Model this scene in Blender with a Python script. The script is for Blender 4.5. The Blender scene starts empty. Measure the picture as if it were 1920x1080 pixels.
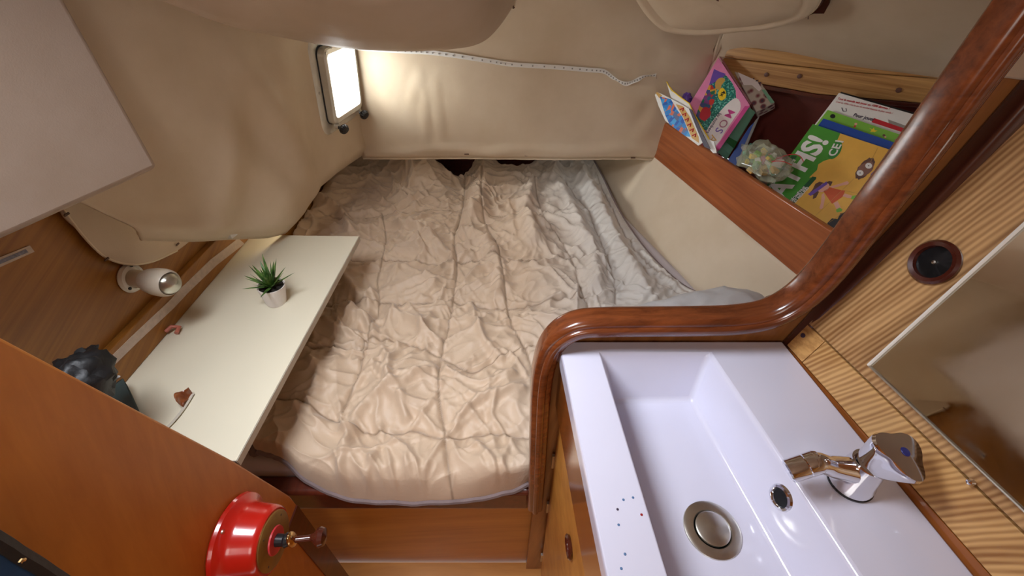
import bpy, bmesh, math, random
import numpy as np
from mathutils import Vector, Matrix, noise
random.seed(7)
# ------------------------------------------------------------------ frame of reference
# while building, the lens sits at the origin; everything is raised by CAMH at the end
CAMH = 1.75
F = 800.0
PIT = math.radians(39.8)
SP, CP = math.sin(PIT), math.cos(PIT)
sc = bpy.context.scene
C = sc.collection
cam = bpy.data.cameras.new('camera'); cam_o = bpy.data.objects.new('camera', cam); C.objects.link(cam_o)
cam.sensor_width = 36; cam.lens = F/1920*36; cam.clip_start = 0.01
cam_o.rotation_euler = (math.pi/2-PIT, 0, 0)
sc.camera = cam_o
# ------------------------------------------------------------------ light and exposure
w = bpy.data.worlds.new('daylight'); sc.world = w; w.use_nodes = True
bg = w.node_tree.nodes['Background']; bg.inputs[0].default_value = (0.93, 0.97, 1, 1); bg.inputs[1].default_value = 1.8
def area(name, loc, target, sx, sy, power, col):
    l = bpy.data.lights.new(name, 'AREA'); l.shape = 'RECTANGLE'; l.size = sx; l.size_y = sy; l.energy = power; l.color = col
    o = bpy.data.objects.new(name, l); C.objects.link(o); o.location = loc
    o.rotation_euler = (Vector(target)-Vector(loc)).to_track_quat('-Z', 'Y').to_euler()
    return o
area('hatch_daylight', (-0.48, 0.40, 0.43), (0.05, 0.75, -1.1), 0.28, 0.6, 9.5, (0.88, 0.92, 1)).data.spread = math.radians(104)
area('companionway_daylight', (-0.25, -0.95, 0.20), (0.0, 1.5, -0.8), 0.6, 0.5, 4.5, (1, 0.95, 0.88))
area('port_daylight', (-1.15, 1.83, -0.36), (0.0, 1.75, -0.62), 0.45, 0.45, 52, (0.94, 0.98, 1))
sc.view_settings.view_transform = 'Standard'; sc.view_settings.look = 'None'
sc.view_settings.gamma = 1; sc.view_settings.use_curve_mapping = False
sc.view_settings.exposure = 0.13
# ------------------------------------------------------------------ helpers: geometry
def V(*a): return Vector(a)
def ray(u, v):
    t = (540-v)/F
    return V((u-960)/F, CP+t*SP, -SP+t*CP)
def onp(u, v, n, d):
    r = ray(u, v); n = Vector(n); return r*(d/n.dot(r))
def onx(u, v, x): return onp(u, v, (1, 0, 0), x)
def ony(u, v, y): return onp(u, v, (0, 1, 0), y)
def onz(u, v, z): return onp(u, v, (0, 0, 1), z)
class MB:
    def __init__(s): s.v = []; s.f = []; s.m = []
    def add(s, vs, fs, mi=0):
        b = len(s.v); s.v += [tuple(p) for p in vs]
        s.f += [tuple(b+i for i in f) for f in fs]; s.m += [mi]*len(fs); return s
    def box(s, c, size, rot=None, mi=0):
        c = Vector(c); hx, hy, hz = size[0]/2, size[1]/2, size[2]/2
        R = rot if rot is not None else Matrix.Identity(3)
        vs = [c+R@V(x, y, z) for x in (-hx, hx) for y in (-hy, hy) for z in (-hz, hz)]
        return s.add(vs, [(0,1,3,2),(4,6,7,5),(0,4,5,1),(2,3,7,6),(0,2,6,4),(1,5,7,3)], mi)
    def prism(s, pts, off, mi=0):
        off = Vector(off); n = len(pts); a = [Vector(p) for p in pts]; b = [p+off for p in a]
        fs = [tuple(range(n))[::-1], tuple(range(n, 2*n))]+[(i, (i+1) % n, n+(i+1) % n, n+i) for i in range(n)]
        return s.add(a+b, fs, mi)
    def flat(s, pts, mi=0): return s.add(pts, [tuple(range(len(pts)))], mi)
    def tube(s, path, r, n=10, mi=0, cap=True, flat=None):
        P = [Vector(p) for p in path]; k = len(P); rs = r if isinstance(r, (list, tuple)) else [r]*k
        vs = []; up = None
        for i in range(k):
            t = (P[min(i+1, k-1)]-P[max(i-1, 0)]).normalized()
            if up is None:
                up = V(0, 0, 1) if abs(t.z) < .9 else V(1, 0, 0)
            a = t.cross(up)
            if a.length < 1e-6: a = t.orthogonal()
            a.normalize(); b = a.cross(t).normalized(); up = b
            for j in range(n):
                th = 2*math.pi*j/n
                vs.append(P[i]+(a*math.cos(th)+b*math.sin(th)*(flat or 1))*rs[i])
        fs = [(i*n+j, i*n+(j+1) % n, (i+1)*n+(j+1) % n, (i+1)*n+j) for i in range(k-1) for j in range(n)]
        if cap: fs += [tuple(range(n))[::-1], tuple(range((k-1)*n, k*n))]
        return s.add(vs, fs, mi)
    def lathe(s, prof, org, axis, n=28, mi=0, lobe=None, cap=True):
        # prof: (radius, height along axis)
        ax = Vector(axis).normalized(); a = ax.orthogonal().normalized(); b = ax.cross(a); o = Vector(org); k = len(prof)
        vs = []
        for r, h in prof:
            for j in range(n):
                th = 2*math.pi*j/n; rr = r*(1+(lobe(th, h) if lobe else 0))
                vs.append(o+ax*h+(a*math.cos(th)+b*math.sin(th))*rr)
        fs = [(i*n+j, i*n+(j+1) % n, (i+1)*n+(j+1) % n, (i+1)*n+j) for i in range(k-1) for j in range(n)]
        if cap and prof[0][0] > 1e-5: fs.append(tuple(range(n))[::-1])
        if cap and prof[-1][0] > 1e-5: fs.append(tuple(range((k-1)*n, k*n)))
        return s.add(vs, fs, mi)
    def grid(s, fn, nu, nv, mi=0):
        vs = [fn(i/nu, j/nv) for j in range(nv+1) for i in range(nu+1)]
        fs = [(j*(nu+1)+i, j*(nu+1)+i+1, (j+1)*(nu+1)+i+1, (j+1)*(nu+1)+i) for j in range(nv) for i in range(nu)]
        return s.add(vs, fs, mi)
    def build(s, name, mats, parent=None, bevel=0, seg=2, solid=0, ang=35, offset=-1, fix=True, sub=0):
        me = bpy.data.meshes.new(name); me.from_pydata(s.v, [], s.f)
        if not isinstance(mats, (list, tuple)): mats = [mats]
        for m in mats: me.materials.append(m)
        me.polygons.foreach_set('material_index', s.m)
        if fix and not solid:
            bm = bmesh.new(); bm.from_mesh(me); bmesh.ops.recalc_face_normals(bm, faces=bm.faces); bm.to_mesh(me); bm.free()
        me.polygons.foreach_set('use_smooth', [True]*len(me.polygons)); me.set_sharp_from_angle(angle=math.radians(ang))
        me.update()
        o = bpy.data.objects.new(name, me); C.objects.link(o); o.parent = parent
        if solid:
            md = o.modifiers.new('thickness', 'SOLIDIFY'); md.thickness = solid; md.offset = offset
        if bevel:
            md = o.modifiers.new('edges', 'BEVEL'); md.width = bevel; md.segments = seg; md.limit_method = 'ANGLE'; md.angle_limit = math.radians(40); md.harden_normals = False
        if sub:
            md = o.modifiers.new('round', 'SUBSURF'); md.levels = sub; md.render_levels = sub
        return o
def tag(o, label, cat, group=None):
    o['label'] = label; o['category'] = cat; o['kind'] = 'thing'
    if group: o['group'] = group
    return o
def thing(name, label, cat, group=None):
    o = bpy.data.objects.new(name, None); C.objects.link(o); return tag(o, label, cat, group)
def struct(o, label=None):
    o['kind'] = 'structure'
    if label: o['label'] = label
    return o
def sroot(name, label=None):
    o = bpy.data.objects.new(name, None); C.objects.link(o); return struct(o, label)
def smooth(pts, n=8, closed=False):
    P = [Vector(p) for p in pts]; out = []; k = len(P)
    for i in range(k if closed else k-1):
        p0 = P[(i-1) % k] if closed else P[max(i-1, 0)]; p1 = P[i]; p2 = P[(i+1) % k]; p3 = P[(i+2) % k] if closed else P[min(i+2, k-1)]
        for j in range(n):
            t = j/n
            out.append(0.5*((2*p1)+(p2-p0)*t+(2*p0-5*p1+4*p2-p3)*t*t+(3*p1-p0-3*p2+p3)*t**3))
    if not closed: out.append(P[-1].copy())
    return out
def interp(x, xs, ys):
    return float(np.interp(x, xs, ys))
def sstep(a, b, x):
    t = min(1, max(0, (x-a)/(b-a))); return t*t*(3-2*t)
def gs(x, c, w): return math.exp(-((x-c)/w)**2)
def nz(x, y, z=0): return noise.noise(V(x, y, z))
# ------------------------------------------------------------------ helpers: materials
def srgb(r, g, b):
    f = lambda c: (c/255/12.92) if c/255 <= .04045 else ((c/255+.055)/1.055)**2.4
    return (f(r), f(g), f(b), 1)
def newmat(name):
    m = bpy.data.materials.new(name); m.use_nodes = True; nt = m.node_tree
    return m, nt, nt.nodes['Principled BSDF']
def node(nt, t, **k):
    n = nt.nodes.new(t)
    for a, b in k.items(): setattr(n, a, b)
    return n
def ramp(nt, src, c0, c1, p0=.3, p1=.7):
    r = node(nt, 'ShaderNodeValToRGB'); r.color_ramp.elements[0].position = p0; r.color_ramp.elements[1].position = p1
    r.color_ramp.elements[0].color = c0; r.color_ramp.elements[1].color = c1
    nt.links.new(src, r.inputs[0]); return r.outputs[0]
def coords(nt, scale=(1, 1, 1), rot=(0, 0, 0)):
    tc = node(nt, 'ShaderNodeTexCoord'); mp = node(nt, 'ShaderNodeMapping')
    mp.inputs['Scale'].default_value = scale; mp.inputs['Rotation'].default_value = rot
    nt.links.new(tc.outputs['Object'], mp.inputs[0]); return mp.outputs[0]
def bump(nt, b, src, strength, dist=.002):
    n = node(nt, 'ShaderNodeBump'); n.inputs['Strength'].default_value = strength; n.inputs['Distance'].default_value = dist
    nt.links.new(src, n.inputs['Height']); nt.links.new(n.outputs[0], b.inputs['Normal']); return n
def ntex(nt, vec, scale, detail=4, rough=.55, dist=0):
    n = node(nt, 'ShaderNodeTexNoise'); n.inputs['Scale'].default_value = scale; n.inputs['Detail'].default_value = detail
    n.inputs['Roughness'].default_value = rough; n.inputs['Distortion'].default_value = dist
    nt.links.new(vec, n.inputs['Vector']); return n.outputs['Fac']
def plain(name, col, rough=.5, metal=0, var=.12, scale=30, bmp=.0, sheen=0, coat=0):
    m, nt, b = newmat(name); v = coords(nt); f = ntex(nt, v, scale)
    c0 = tuple(c*(1-var) for c in col[:3])+(1,); c1 = tuple(min(1, c*(1+var)) for c in col[:3])+(1,)
    nt.links.new(ramp(nt, f, c0, c1), b.inputs['Base Color'])
    b.inputs['Roughness'].default_value = rough; b.inputs['Metallic'].default_value = metal
    if bmp: bump(nt, b, ntex(nt, v, scale*6), bmp, .001)
    if sheen: b.inputs['Sheen Weight'].default_value = sheen
    if coat: b.inputs['Coat Weight'].default_value = coat; b.inputs['Coat Roughness'].default_value = .08
    return m
def wood(name, dark, light, axis, fine=60, rough=.3, contrast=(.35, .65), coat=.4, ringy=0, length=2.0, bmp=.15, mottle=None):
    """grain runs along `axis`; texture space is turned so that axis becomes X and squeezed along it"""
    m, nt, b = newmat(name)
    tc = node(nt, 'ShaderNodeTexCoord'); vr = node(nt, 'ShaderNodeMapping')
    q = Vector(axis).normalized().rotation_difference(V(1, 0, 0)).to_euler('XYZ')
    vr.inputs['Rotation'].default_value = q
    nt.links.new(tc.outputs['Object'], vr.inputs[0])
    mp = node(nt, 'ShaderNodeMapping'); mp.inputs['Scale'].default_value = (length, fine, fine)
    nt.links.new(vr.outputs[0], mp.inputs[0])
    g = ntex(nt, mp.outputs[0], 1.0, 6, .6, .4)
    mp2 = node(nt, 'ShaderNodeMapping'); mp2.inputs['Scale'].default_value = (1.2, 7, 7)
    nt.links.new(vr.outputs[0], mp2.inputs[0])
    g2 = ntex(nt, mp2.outputs[0], 1.0, 3, .5, .8)
    mx = node(nt, 'ShaderNodeMath', operation='MULTIPLY_ADD'); nt.links.new(g, mx.inputs[0]); mx.inputs[1].default_value = .6
    m2 = node(nt, 'ShaderNodeMath', operation='MULTIPLY'); nt.links.new(g2, m2.inputs[0]); m2.inputs[1].default_value = .4
    nt.links.new(m2.outputs[0], mx.inputs[2]); src = mx.outputs[0]
    if ringy:
        wv = node(nt, 'ShaderNodeTexWave', wave_type='BANDS', bands_direction='Y')
        mp3 = node(nt, 'ShaderNodeMapping'); mp3.inputs['Scale'].default_value = (.15, 1, 1)
        nt.links.new(vr.outputs[0], mp3.inputs[0]); nt.links.new(mp3.outputs[0], wv.inputs[0])
        wv.inputs['Scale'].default_value = ringy; wv.inputs['Distortion'].default_value = 6; wv.inputs['Detail'].default_value = 3; wv.inputs['Detail Scale'].default_value = .7
        m3 = node(nt, 'ShaderNodeMath', operation='MULTIPLY_ADD'); nt.links.new(wv.outputs['Fac'], m3.inputs[0]); m3.inputs[1].default_value = .20
        m4 = node(nt, 'ShaderNodeMath', operation='MULTIPLY'); nt.links.new(src, m4.inputs[0]); m4.inputs[1].default_value = .82
        nt.links.new(m4.outputs[0], m3.inputs[2]); src = m3.outputs[0]
    col = ramp(nt, src, dark, light, *contrast)
    nt.links.new(col, b.inputs['Base Color'])
    b.inputs['Roughness'].default_value = rough
    b.inputs['Coat Weight'].default_value = coat; b.inputs['Coat Roughness'].default_value = .12
    bump(nt, b, src, bmp, .001)
    return m
def vinyl(name, col, dirty=True):
    m, nt, b = newmat(name); v = coords(nt)
    f = ntex(nt, v, 3.0, 5, .6); f2 = ntex(nt, v, 14, 3)
    c0 = tuple(c*.90*k for c, k in zip(col[:3], (1, .97, .92)))+(1,)
    nt.links.new(ramp(nt, f, c0, col, .35, .6), b.inputs['Base Color'])
    b.inputs['Roughness'].default_value = .5; b.inputs['Specular IOR Level'].default_value = .3
    n = node(nt, 'ShaderNodeMath', operation='MULTIPLY_ADD'); nt.links.new(ntex(nt, v, 420, 2), n.inputs[0]); n.inputs[1].default_value = .12
    nt.links.new(ntex(nt, v, 7, 3), n.inputs[2]); bump(nt, b, n.outputs[0], .35, .006)
    return m
M = {}
M['vinyl'] = vinyl('cream_vinyl_lining', srgb(214, 196, 170))
M['vinyl_pink'] = vinyl('faded_vinyl_lining', srgb(194, 174, 152))
M['vinyl_dark'] = vinyl('darker_cream_lining', srgb(208, 190, 166))  # slightly darker cream, used for the seam piping
M['orange'] = wood('varnished_door_veneer', srgb(172, 98, 30), srgb(206, 130, 50), (0, .35, 1), fine=60, rough=.42, coat=.15, length=12, contrast=(.2, .8))
M['panel'] = wood('berth_panel_veneer', srgb(172, 110, 40), srgb(206, 144, 66), (1, 0, .1), fine=26, rough=.4, coat=.25)
M['hull'] = wood('hull_side_veneer', srgb(128, 80, 26), srgb(166, 110, 42), (0, 1, .35), fine=90, rough=.45, coat=.1)
M['trim'] = wood('varnished_mahogany_trim', srgb(86, 40, 18), srgb(134, 70, 34), (1, 0, .3), fine=80, rough=.25, coat=.6)
M['trimv'] = wood('varnished_mahogany_upright', srgb(92, 42, 22), srgb(150, 84, 44), (.15, 0, 1), fine=50, rough=.25, coat=.6)
M['darkwood'] = wood('dark_mahogany', srgb(62, 24, 16), srgb(98, 42, 26), (0, 1, 0), fine=50, rough=.3, coat=.4)
M['darktrim'] = wood('dark_corner_moulding', srgb(60, 30, 24), srgb(92, 52, 40), (.2, 0, 1), fine=50, rough=.25, coat=.7)
M['fiddle'] = wood('mahogany_fiddle_board', srgb(126, 62, 28), srgb(176, 98, 50), (.2, -.97, 0), fine=55, rough=.3, coat=.5)
M['oak'] = wood('oak_rail', srgb(150, 102, 52), srgb(206, 158, 96), (.674, -.739, .02), fine=110, rough=.4, coat=.2, contrast=(.38, .6))
M['ash'] = wood('ash_veneer_long_grain', srgb(134, 92, 52), srgb(206, 164, 112), (.2, -.1, 1), fine=45, rough=.33, coat=.35, ringy=44, contrast=(.34, .68))
M['ashx'] = wood('ash_veneer_cross_grain', srgb(146, 98, 50), srgb(212, 168, 108), (.4, -.3, .9), fine=40, rough=.35, coat=.3, ringy=46, contrast=(.34, .64))
M['strip'] = wood('bulkhead_veneer', srgb(120, 72, 38), srgb(176, 118, 66), (.15, 0, 1), fine=40, rough=.35, coat=.3)
M['fascia'] = wood('glossy_fascia', srgb(120, 66, 26), srgb(160, 94, 42), (0, 1, 0), fine=40, rough=.12, coat=1)
M['white_lam'] = plain('cream_laminate', srgb(222, 214, 190), .35, var=.02, scale=4, coat=.2)
M['lam_edge'] = plain('laminate_edge_band', srgb(190, 182, 166), .5, var=.05)
M['ceramic'] = plain('white_ceramic', srgb(218, 218, 236), .12, var=.015, scale=5, coat=.5)
M['chrome'] = plain('chrome', (.78, .78, .80), .09, metal=1, var=.03)
M['steel'] = plain('worn_steel', (.60, .58, .52), .28, metal=1, var=.2, scale=18)
M['alu'] = plain('anodised_aluminium', srgb(218, 216, 206), .32, metal=.7, var=.08)
M['black'] = plain('black_plastic', (.012, .012, .014), .35)
M['rubber'] = plain('black_rubber_gasket', (.02, .02, .02), .7)
M['red'] = plain('red_enamel', srgb(196, 30, 20), .22, var=.06, scale=12, coat=.6)
M['pinkred'] = plain('pink_red_enamel', srgb(214, 60, 66), .35)
M['brass'] = plain('old_brass', srgb(150, 118, 62), .4, metal=.6, var=.25, scale=25)
M['brasshi'] = plain('polished_brass', srgb(214, 184, 130), .18, metal=1)
M['brownwood'] = plain('turned_dark_wood', srgb(74, 30, 20), .25, coat=.5)
M['pot'] = plain('white_ceramic_pot', srgb(228, 220, 214), .45, var=.02)
M['soil'] = plain('dark_soil', (.015, .013, .01), .9, bmp=.6)
M['sheet'] = plain('white_cotton_sheet', srgb(206, 200, 205), .85, var=.04, bmp=.2, scale=8)
M['linen'] = plain('pale_grey_linen', srgb(196, 196, 196), .85, var=.06, bmp=.3, scale=20)
M['hem'] = plain('mauve_grey_underside', srgb(132, 118, 118), .9, var=.1, bmp=.4)
M['staple'] = plain('rusty_staple', srgb(84, 56, 40), .6)
M['white'] = plain('white_plastic', srgb(226, 222, 212), .4, var=.03)
M['creamp'] = plain('cream_lamp_plastic', srgb(206, 194, 174), .35, var=.04)
M['tape'] = plain('old_white_tape', srgb(196, 176, 158), .7, var=.12, scale=60)
M['grey'] = plain('grey_print', srgb(126, 124, 136), .7, var=.3, scale=200)
M['paper'] = plain('white_paper', srgb(232, 230, 224), .5, var=.02)
def pc(name, r, g, b, rough=.4): M[name] = plain(name, srgb(r, g, b), rough, var=.04)
pc('green_print', 70, 150, 44); pc('dark_green_print', 20, 84, 38); pc('lime_print', 126, 190, 64); pc('yellow_print', 236, 182, 74)
pc('orange_print', 214, 92, 44); pc('skin_print', 236, 176, 150); pc('brown_print', 96, 62, 50); pc('purple_print', 110, 78, 170)
pc('blue_print', 20, 70, 160); pc('sky_print', 40, 140, 210); pc('red_print', 196, 30, 44); pc('pink_print', 232, 138, 180); pc('magenta_print', 206, 70, 140)
pc('teal_print', 30, 120, 96); pc('mint_print', 120, 172, 140); pc('black_print', 20, 20, 22); pc('ink_print', 60, 50, 70); pc('bright_yellow_print', 244, 206, 40)
pc('mauve_print', 176, 110, 130); pc('ochre_print', 206, 160, 80); pc('light_print', 236, 226, 222); pc('grey_card', 150, 146, 140)
pc('navy_dot', 20, 24, 110); pc('reddish_mark', 150, 30, 30); pc('bluish_mark', 90, 120, 160); pc('pinkish_plastic', 190, 110, 90)
# two-tone printed cloths
def leafmat():
    m, nt, b = newmat('succulent_leaf'); v = coords(nt)
    nt.links.new(ramp(nt, ntex(nt, v, 60), srgb(38, 74, 30), srgb(106, 140, 62), .35, .7), b.inputs['Base Color']); b.inputs['Roughness'].default_value = .45
    return m
M['leaf'] = leafmat()
def glass(name, tint=(1, 1, 1, 1), rough=0, alpha=None):
    m, nt, b = newmat(name); b.inputs['Base Color'].default_value = tint; b.inputs['Roughness'].default_value = rough
    b.inputs['Transmission Weight'].default_value = 1; b.inputs['IOR'].default_value = 1.45
    return m
M['glass'] = glass('lamp_glass', (.95, .97, .93, 1), .02)
M['bagfilm'] = plain('clear_plastic_film', (.55, .58, .42), .25, var=.2, scale=30, coat=.5); M['bagfilm'].node_tree.nodes['Principled BSDF'].inputs['Alpha'].default_value = .38
def acrylic():
    m = bpy.data.materials.new('port_acrylic'); m.use_nodes = True; nt = m.node_tree; nt.nodes.clear()
    o = node(nt, 'ShaderNodeOutputMaterial'); t = node(nt, 'ShaderNodeBsdfTransparent'); g = node(nt, 'ShaderNodeBsdfGlossy'); g.inputs['Roughness'].default_value = .03
    # part clear, part diffusing: the diffusing share makes the pane blow out white
    tr = node(nt, 'ShaderNodeBsdfTranslucent'); m1 = node(nt, 'ShaderNodeMixShader'); m1.inputs[0].default_value = .32
    nt.links.new(t.outputs[0], m1.inputs[1]); nt.links.new(tr.outputs[0], m1.inputs[2])
    mx = node(nt, 'ShaderNodeMixShader'); mx.inputs[0].default_value = .04
    nt.links.new(m1.outputs[0], mx.inputs[1]); nt.links.new(g.outputs[0], mx.inputs[2]); nt.links.new(mx.outputs[0], o.inputs[0])
    return m
M['acrylic'] = acrylic()
def mirrormat():
    m, nt, b = newmat('clouded_mirror'); v = coords(nt)
    b.inputs['Metallic'].default_value = 1; b.inputs['Base Color'].default_value = (.80, .78, .72, 1)
    nt.links.new(ramp(nt, ntex(nt, v, 22, 5), (.02, .02, .02, 1), (.16, .16, .16, 1), .4, .75), b.inputs['Roughness'])
    bump(nt, b, ntex(nt, v, 6, 2), .04, .002)
    return m
M['mirror'] = mirrormat()
def leopard():
    m, nt, b = newmat('patterned_cardboard'); v = coords(nt); n = node(nt, 'ShaderNodeTexVoronoi'); n.inputs['Scale'].default_value = 38
    nt.links.new(v, n.inputs['Vector'])
    r = node(nt, 'ShaderNodeValToRGB'); e = r.color_ramp.elements
    e[0].position = .12; e[0].color = srgb(60, 40, 50); e[1].position = .5; e[1].color = srgb(190, 176, 158)
    x = e.new(.3); x.color = srgb(120, 50, 56)
    nt.links.new(n.outputs['Distance'], r.inputs[0]); nt.links.new(r.outputs[0], b.inputs['Base Color']); b.inputs['Roughness'].default_value = .45
    return m
M['pattern'] = leopard()
def collage(name, cols, scale):
    m, nt, b = newmat(name); v = coords(nt); n = node(nt, 'ShaderNodeTexVoronoi'); n.inputs['Scale'].default_value = scale; nt.links.new(v, n.inputs['Vector'])
    sp = node(nt, 'ShaderNodeSeparateColor'); nt.links.new(n.outputs['Color'], sp.inputs[0])
    r = node(nt, 'ShaderNodeValToRGB'); r.color_ramp.interpolation = 'CONSTANT'; e = r.color_ramp.elements
    e[0].position = 0; e[0].color = cols[0]; e[1].position = 1/len(cols); e[1].color = cols[1]
    for i in range(2, len(cols)): x = e.new(i/len(cols)); x.color = cols[i]
    nt.links.new(sp.outputs[0], r.inputs[0]); nt.links.new(r.outputs[0], b.inputs['Base Color']); b.inputs['Roughness'].default_value = .35
    return m
M['mosaic'] = collage('mosaic_sparkle_print', [srgb(20, 110, 96), srgb(40, 150, 130), srgb(30, 90, 90), srgb(120, 190, 170), srgb(24, 120, 100)], 260)
M['flowers'] = collage('busy_picture_print', [srgb(190, 50, 40), srgb(70, 80, 130), srgb(30, 110, 80), srgb(220, 160, 60), srgb(120, 60, 120), srgb(40, 100, 120)], 70)
M['scene_blue'] = collage('blue_picture_print', [srgb(30, 130, 205), srgb(30, 130, 205), srgb(60, 160, 220), srgb(210, 110, 80), srgb(24, 90, 180), srgb(90, 110, 150)], 60)
M['sweets'] = collage('coloured_beads_print', [srgb(170, 200, 90), srgb(200, 190, 110), srgb(100, 190, 100), srgb(210, 150, 130), srgb(190, 196, 170)], 45)
def duvetmat():
    m, nt, b = newmat('quilted_satin_cotton'); v = coords(nt)
    at = node(nt, 'ShaderNodeAttribute', attribute_name='tone')
    mx = node(nt, 'ShaderNodeMix', data_type='RGBA'); nt.links.new(at.outputs['Fac'], mx.inputs[0])
    mx.inputs[6].default_value = srgb(204, 180, 154); mx.inputs[7].default_value = srgb(204, 198, 190)  # beige to pale grey: cool daylight on the right painted into the cloth
    f = ntex(nt, v, 5, 4); mu = node(nt, 'ShaderNodeMix', data_type='RGBA', blend_type='MULTIPLY'); mu.inputs[0].default_value = .35
    nt.links.new(mx.outputs[2], mu.inputs[6]); nt.links.new(ramp(nt, f, (.82, .8, .78, 1), (1, 1, 1, 1)), mu.inputs[7])
    # dark stitching thread
    st = node(nt, 'ShaderNodeAttribute', attribute_name='stitch'); m3 = node(nt, 'ShaderNodeMix', data_type='RGBA')
    nt.links.new(st.outputs['Fac'], m3.inputs[0]); nt.links.new(mu.outputs[2], m3.inputs[6]); m3.inputs[7].default_value = srgb(120, 96, 74)
    nt.links.new(m3.outputs[2], b.inputs['Base Color'])
    b.inputs['Roughness'].default_value = .55; b.inputs['Sheen Weight'].default_value = .25; b.inputs['Sheen Roughness'].default_value = .4
    bump(nt, b, ntex(nt, coords(nt, (1, 1, 1)), 90, 3), .25, .003)
    return m
M['duvet'] = duvetmat()
# ------------------------------------------------------------------ text
def text(body, org, xd, yd, size, mat, parent, name='lettering', lift=.0008, bold=0, align='LEFT', sx=1.0):
    cu = bpy.data.curves.new(name, 'FONT'); cu.body = body; cu.size = size; cu.extrude = .0002/1; cu.offset = bold; cu.align_x = align; cu.resolution_u = 3
    t = bpy.data.objects.new(name, cu); C.objects.link(t)
    dg = bpy.context.evaluated_depsgraph_get(); me = bpy.data.meshes.new_from_object(t.evaluated_get(dg)); bpy.data.objects.remove(t)
    xd = Vector(xd).normalized(); yd = Vector(yd); yd = (yd-xd*yd.dot(xd)).normalized(); zd = xd.cross(yd)
    if zd.dot(-Vector(org)) < 0: lift = -lift
    mt = Matrix((xd*sx, yd, zd)).transposed().to_4x4(); mt.translation = Vector(org)+zd*lift
    me.transform(mt); me.materials.clear(); me.materials.append(mat); me.name = name
    o = bpy.data.objects.new(name, me); C.objects.link(o); o.parent = parent; return o
exec_parts = []
# ================================================================== THE SETTING
BY = .53                                           # plane of the bulkhead with the berth opening
# --- floor
struct(MB().box((0, -.2, -1.765), (2.6, 1.5, .03)).build('floor', M['panel']), 'wooden cabin sole')
# --- upholstered liner of the back wall that turns into the sloping hull side liner
def back_fn(s, t):
    # s: 0..1 along back wall then hull side ; t: 0..1 upwards
    xs = [0, .46, .56, .60, .66, 1.0]
    X = interp(s, xs, [-.72, .70, .84, .885, .975, 2.17]); Y = interp(s, xs, [2.0, 2.0, 2.0, 1.965, 1.885, .56])
    zb = interp(s, [0, .46, .555, .57, 1], [-.835, -.84, -.80, -.45, -.39])
    zt = .34; z = zb+(zt-zb)*t
    nx = interp(s, [0, .54, .66, 1], [0, -.12, -.78, -.80]); ny = interp(s, [0, .54, .66, 1], [-1, -.97, -.62, -.60])
    k = max(0, z+.36); lean = .08*(z+.84)*(1-sstep(.5, .7, s)) + sstep(.52, .72, s)*1.5*k + (1-sstep(.52, .72, s))*(.25*k+.9*k*k)
    p = V(X+nx*lean, Y+ny*lean, z)
    # soft folds pressed into the vinyl
    d = 0
    if s < .6:
        xx = X
        d += .005*gs(xx, -.40+.02*math.sin(z*9), .012)*sstep(-.82, -.7, z)*(1-sstep(-.47, -.42, z))
        d += .0035*gs(xx, -.33, .014)*sstep(-.8, -.7, z)*(1-sstep(-.5, -.44, z))
        d += .006*gs(xx-.35*(z+.6), -.45, .012)*gs(z, -.53, .05)
        d += .012*gs(z, -.80+.01*math.sin(xx*14), .02)*(.6+.6*nz(xx*7, z*3))
        d += .010*gs(xx, .60, .05)*nz(xx*10, z*9, 2)
    d += .012*nz(X*2.3+5, z*2.3, Y*2)
    d += .028*nz(X*4+1, z*5, Y*4)*sstep(.58, .75, s)
    return p+V(nx, ny, 0)*d
struct(MB().grid(back_fn, 150, 70).build('wall_back', M['vinyl'], solid=.012, offset=1), 'cream padded vinyl lining at the back')
# hem cord and staples along the lower edge of the back liner
wb = bpy.data.objects['wall_back']
hem = [back_fn(i/60*.46, 0)+V(0, -.006, -.004+.002*nz(i*.7, 0)) for i in range(61)]
MB().tube(hem, .007, 8).build('hem', M['vinyl'], wb)
for u, v in ((805, 285), (875, 289), (988, 292), (1187, 296), (708, 284)):
    MB().box(ony(u, v, 1.985), (.022, .004, .004)).build('staple', M['staple'], wb)
# --- left liner with the port
def P2x(y, z): return -.71-.192*(2-y)+.10*(z+.82)
P2bot = [(.50, -.42), (.66, -.47), (.80, -.53), (.87, -.565), (1.0, -.655), (1.071, -.697), (1.235, -.797), (1.33, -.84), (1.434, -.838), (1.6, -.80), (1.75, -.80), (2.02, -.82)]
def p2_fn(s, t):
    y0 = .885-.12*min(1, t/.14); y = y0+(2.02-y0)*s; zb = interp(y, [a for a, b in P2bot], [b for a, b in P2bot]); z = zb+(.34-zb)*t
    x = P2x(y, z)
    b = .035*math.sin(min(1, t*2.2)*math.pi/2)*(1-sstep(1.45, 1.65, y))+.0
    b += .05*gs(y, 1.33, .16)*gs(z, -.70, .16)
    b += .020*gs(y+.5*(z+.5), 1.42, .05)*gs(z, -.42, .16)-.018*gs(y+.45*(z+.5), 1.30, .06)*gs(z, -.55, .2)
    b += .022*gs(y-.55*(z+.5), 1.14, .07)*gs(z, -.55, .18)
    b += .010*nz(y*5, z*5, 3)*(1-sstep(1.6, 1.7, y)) + .008*gs(t, .03, .03)*(1+nz(y*12, 1))
    b -= .02*gs(t, 0, .02)
    return V(x+b, y, z)
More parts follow.
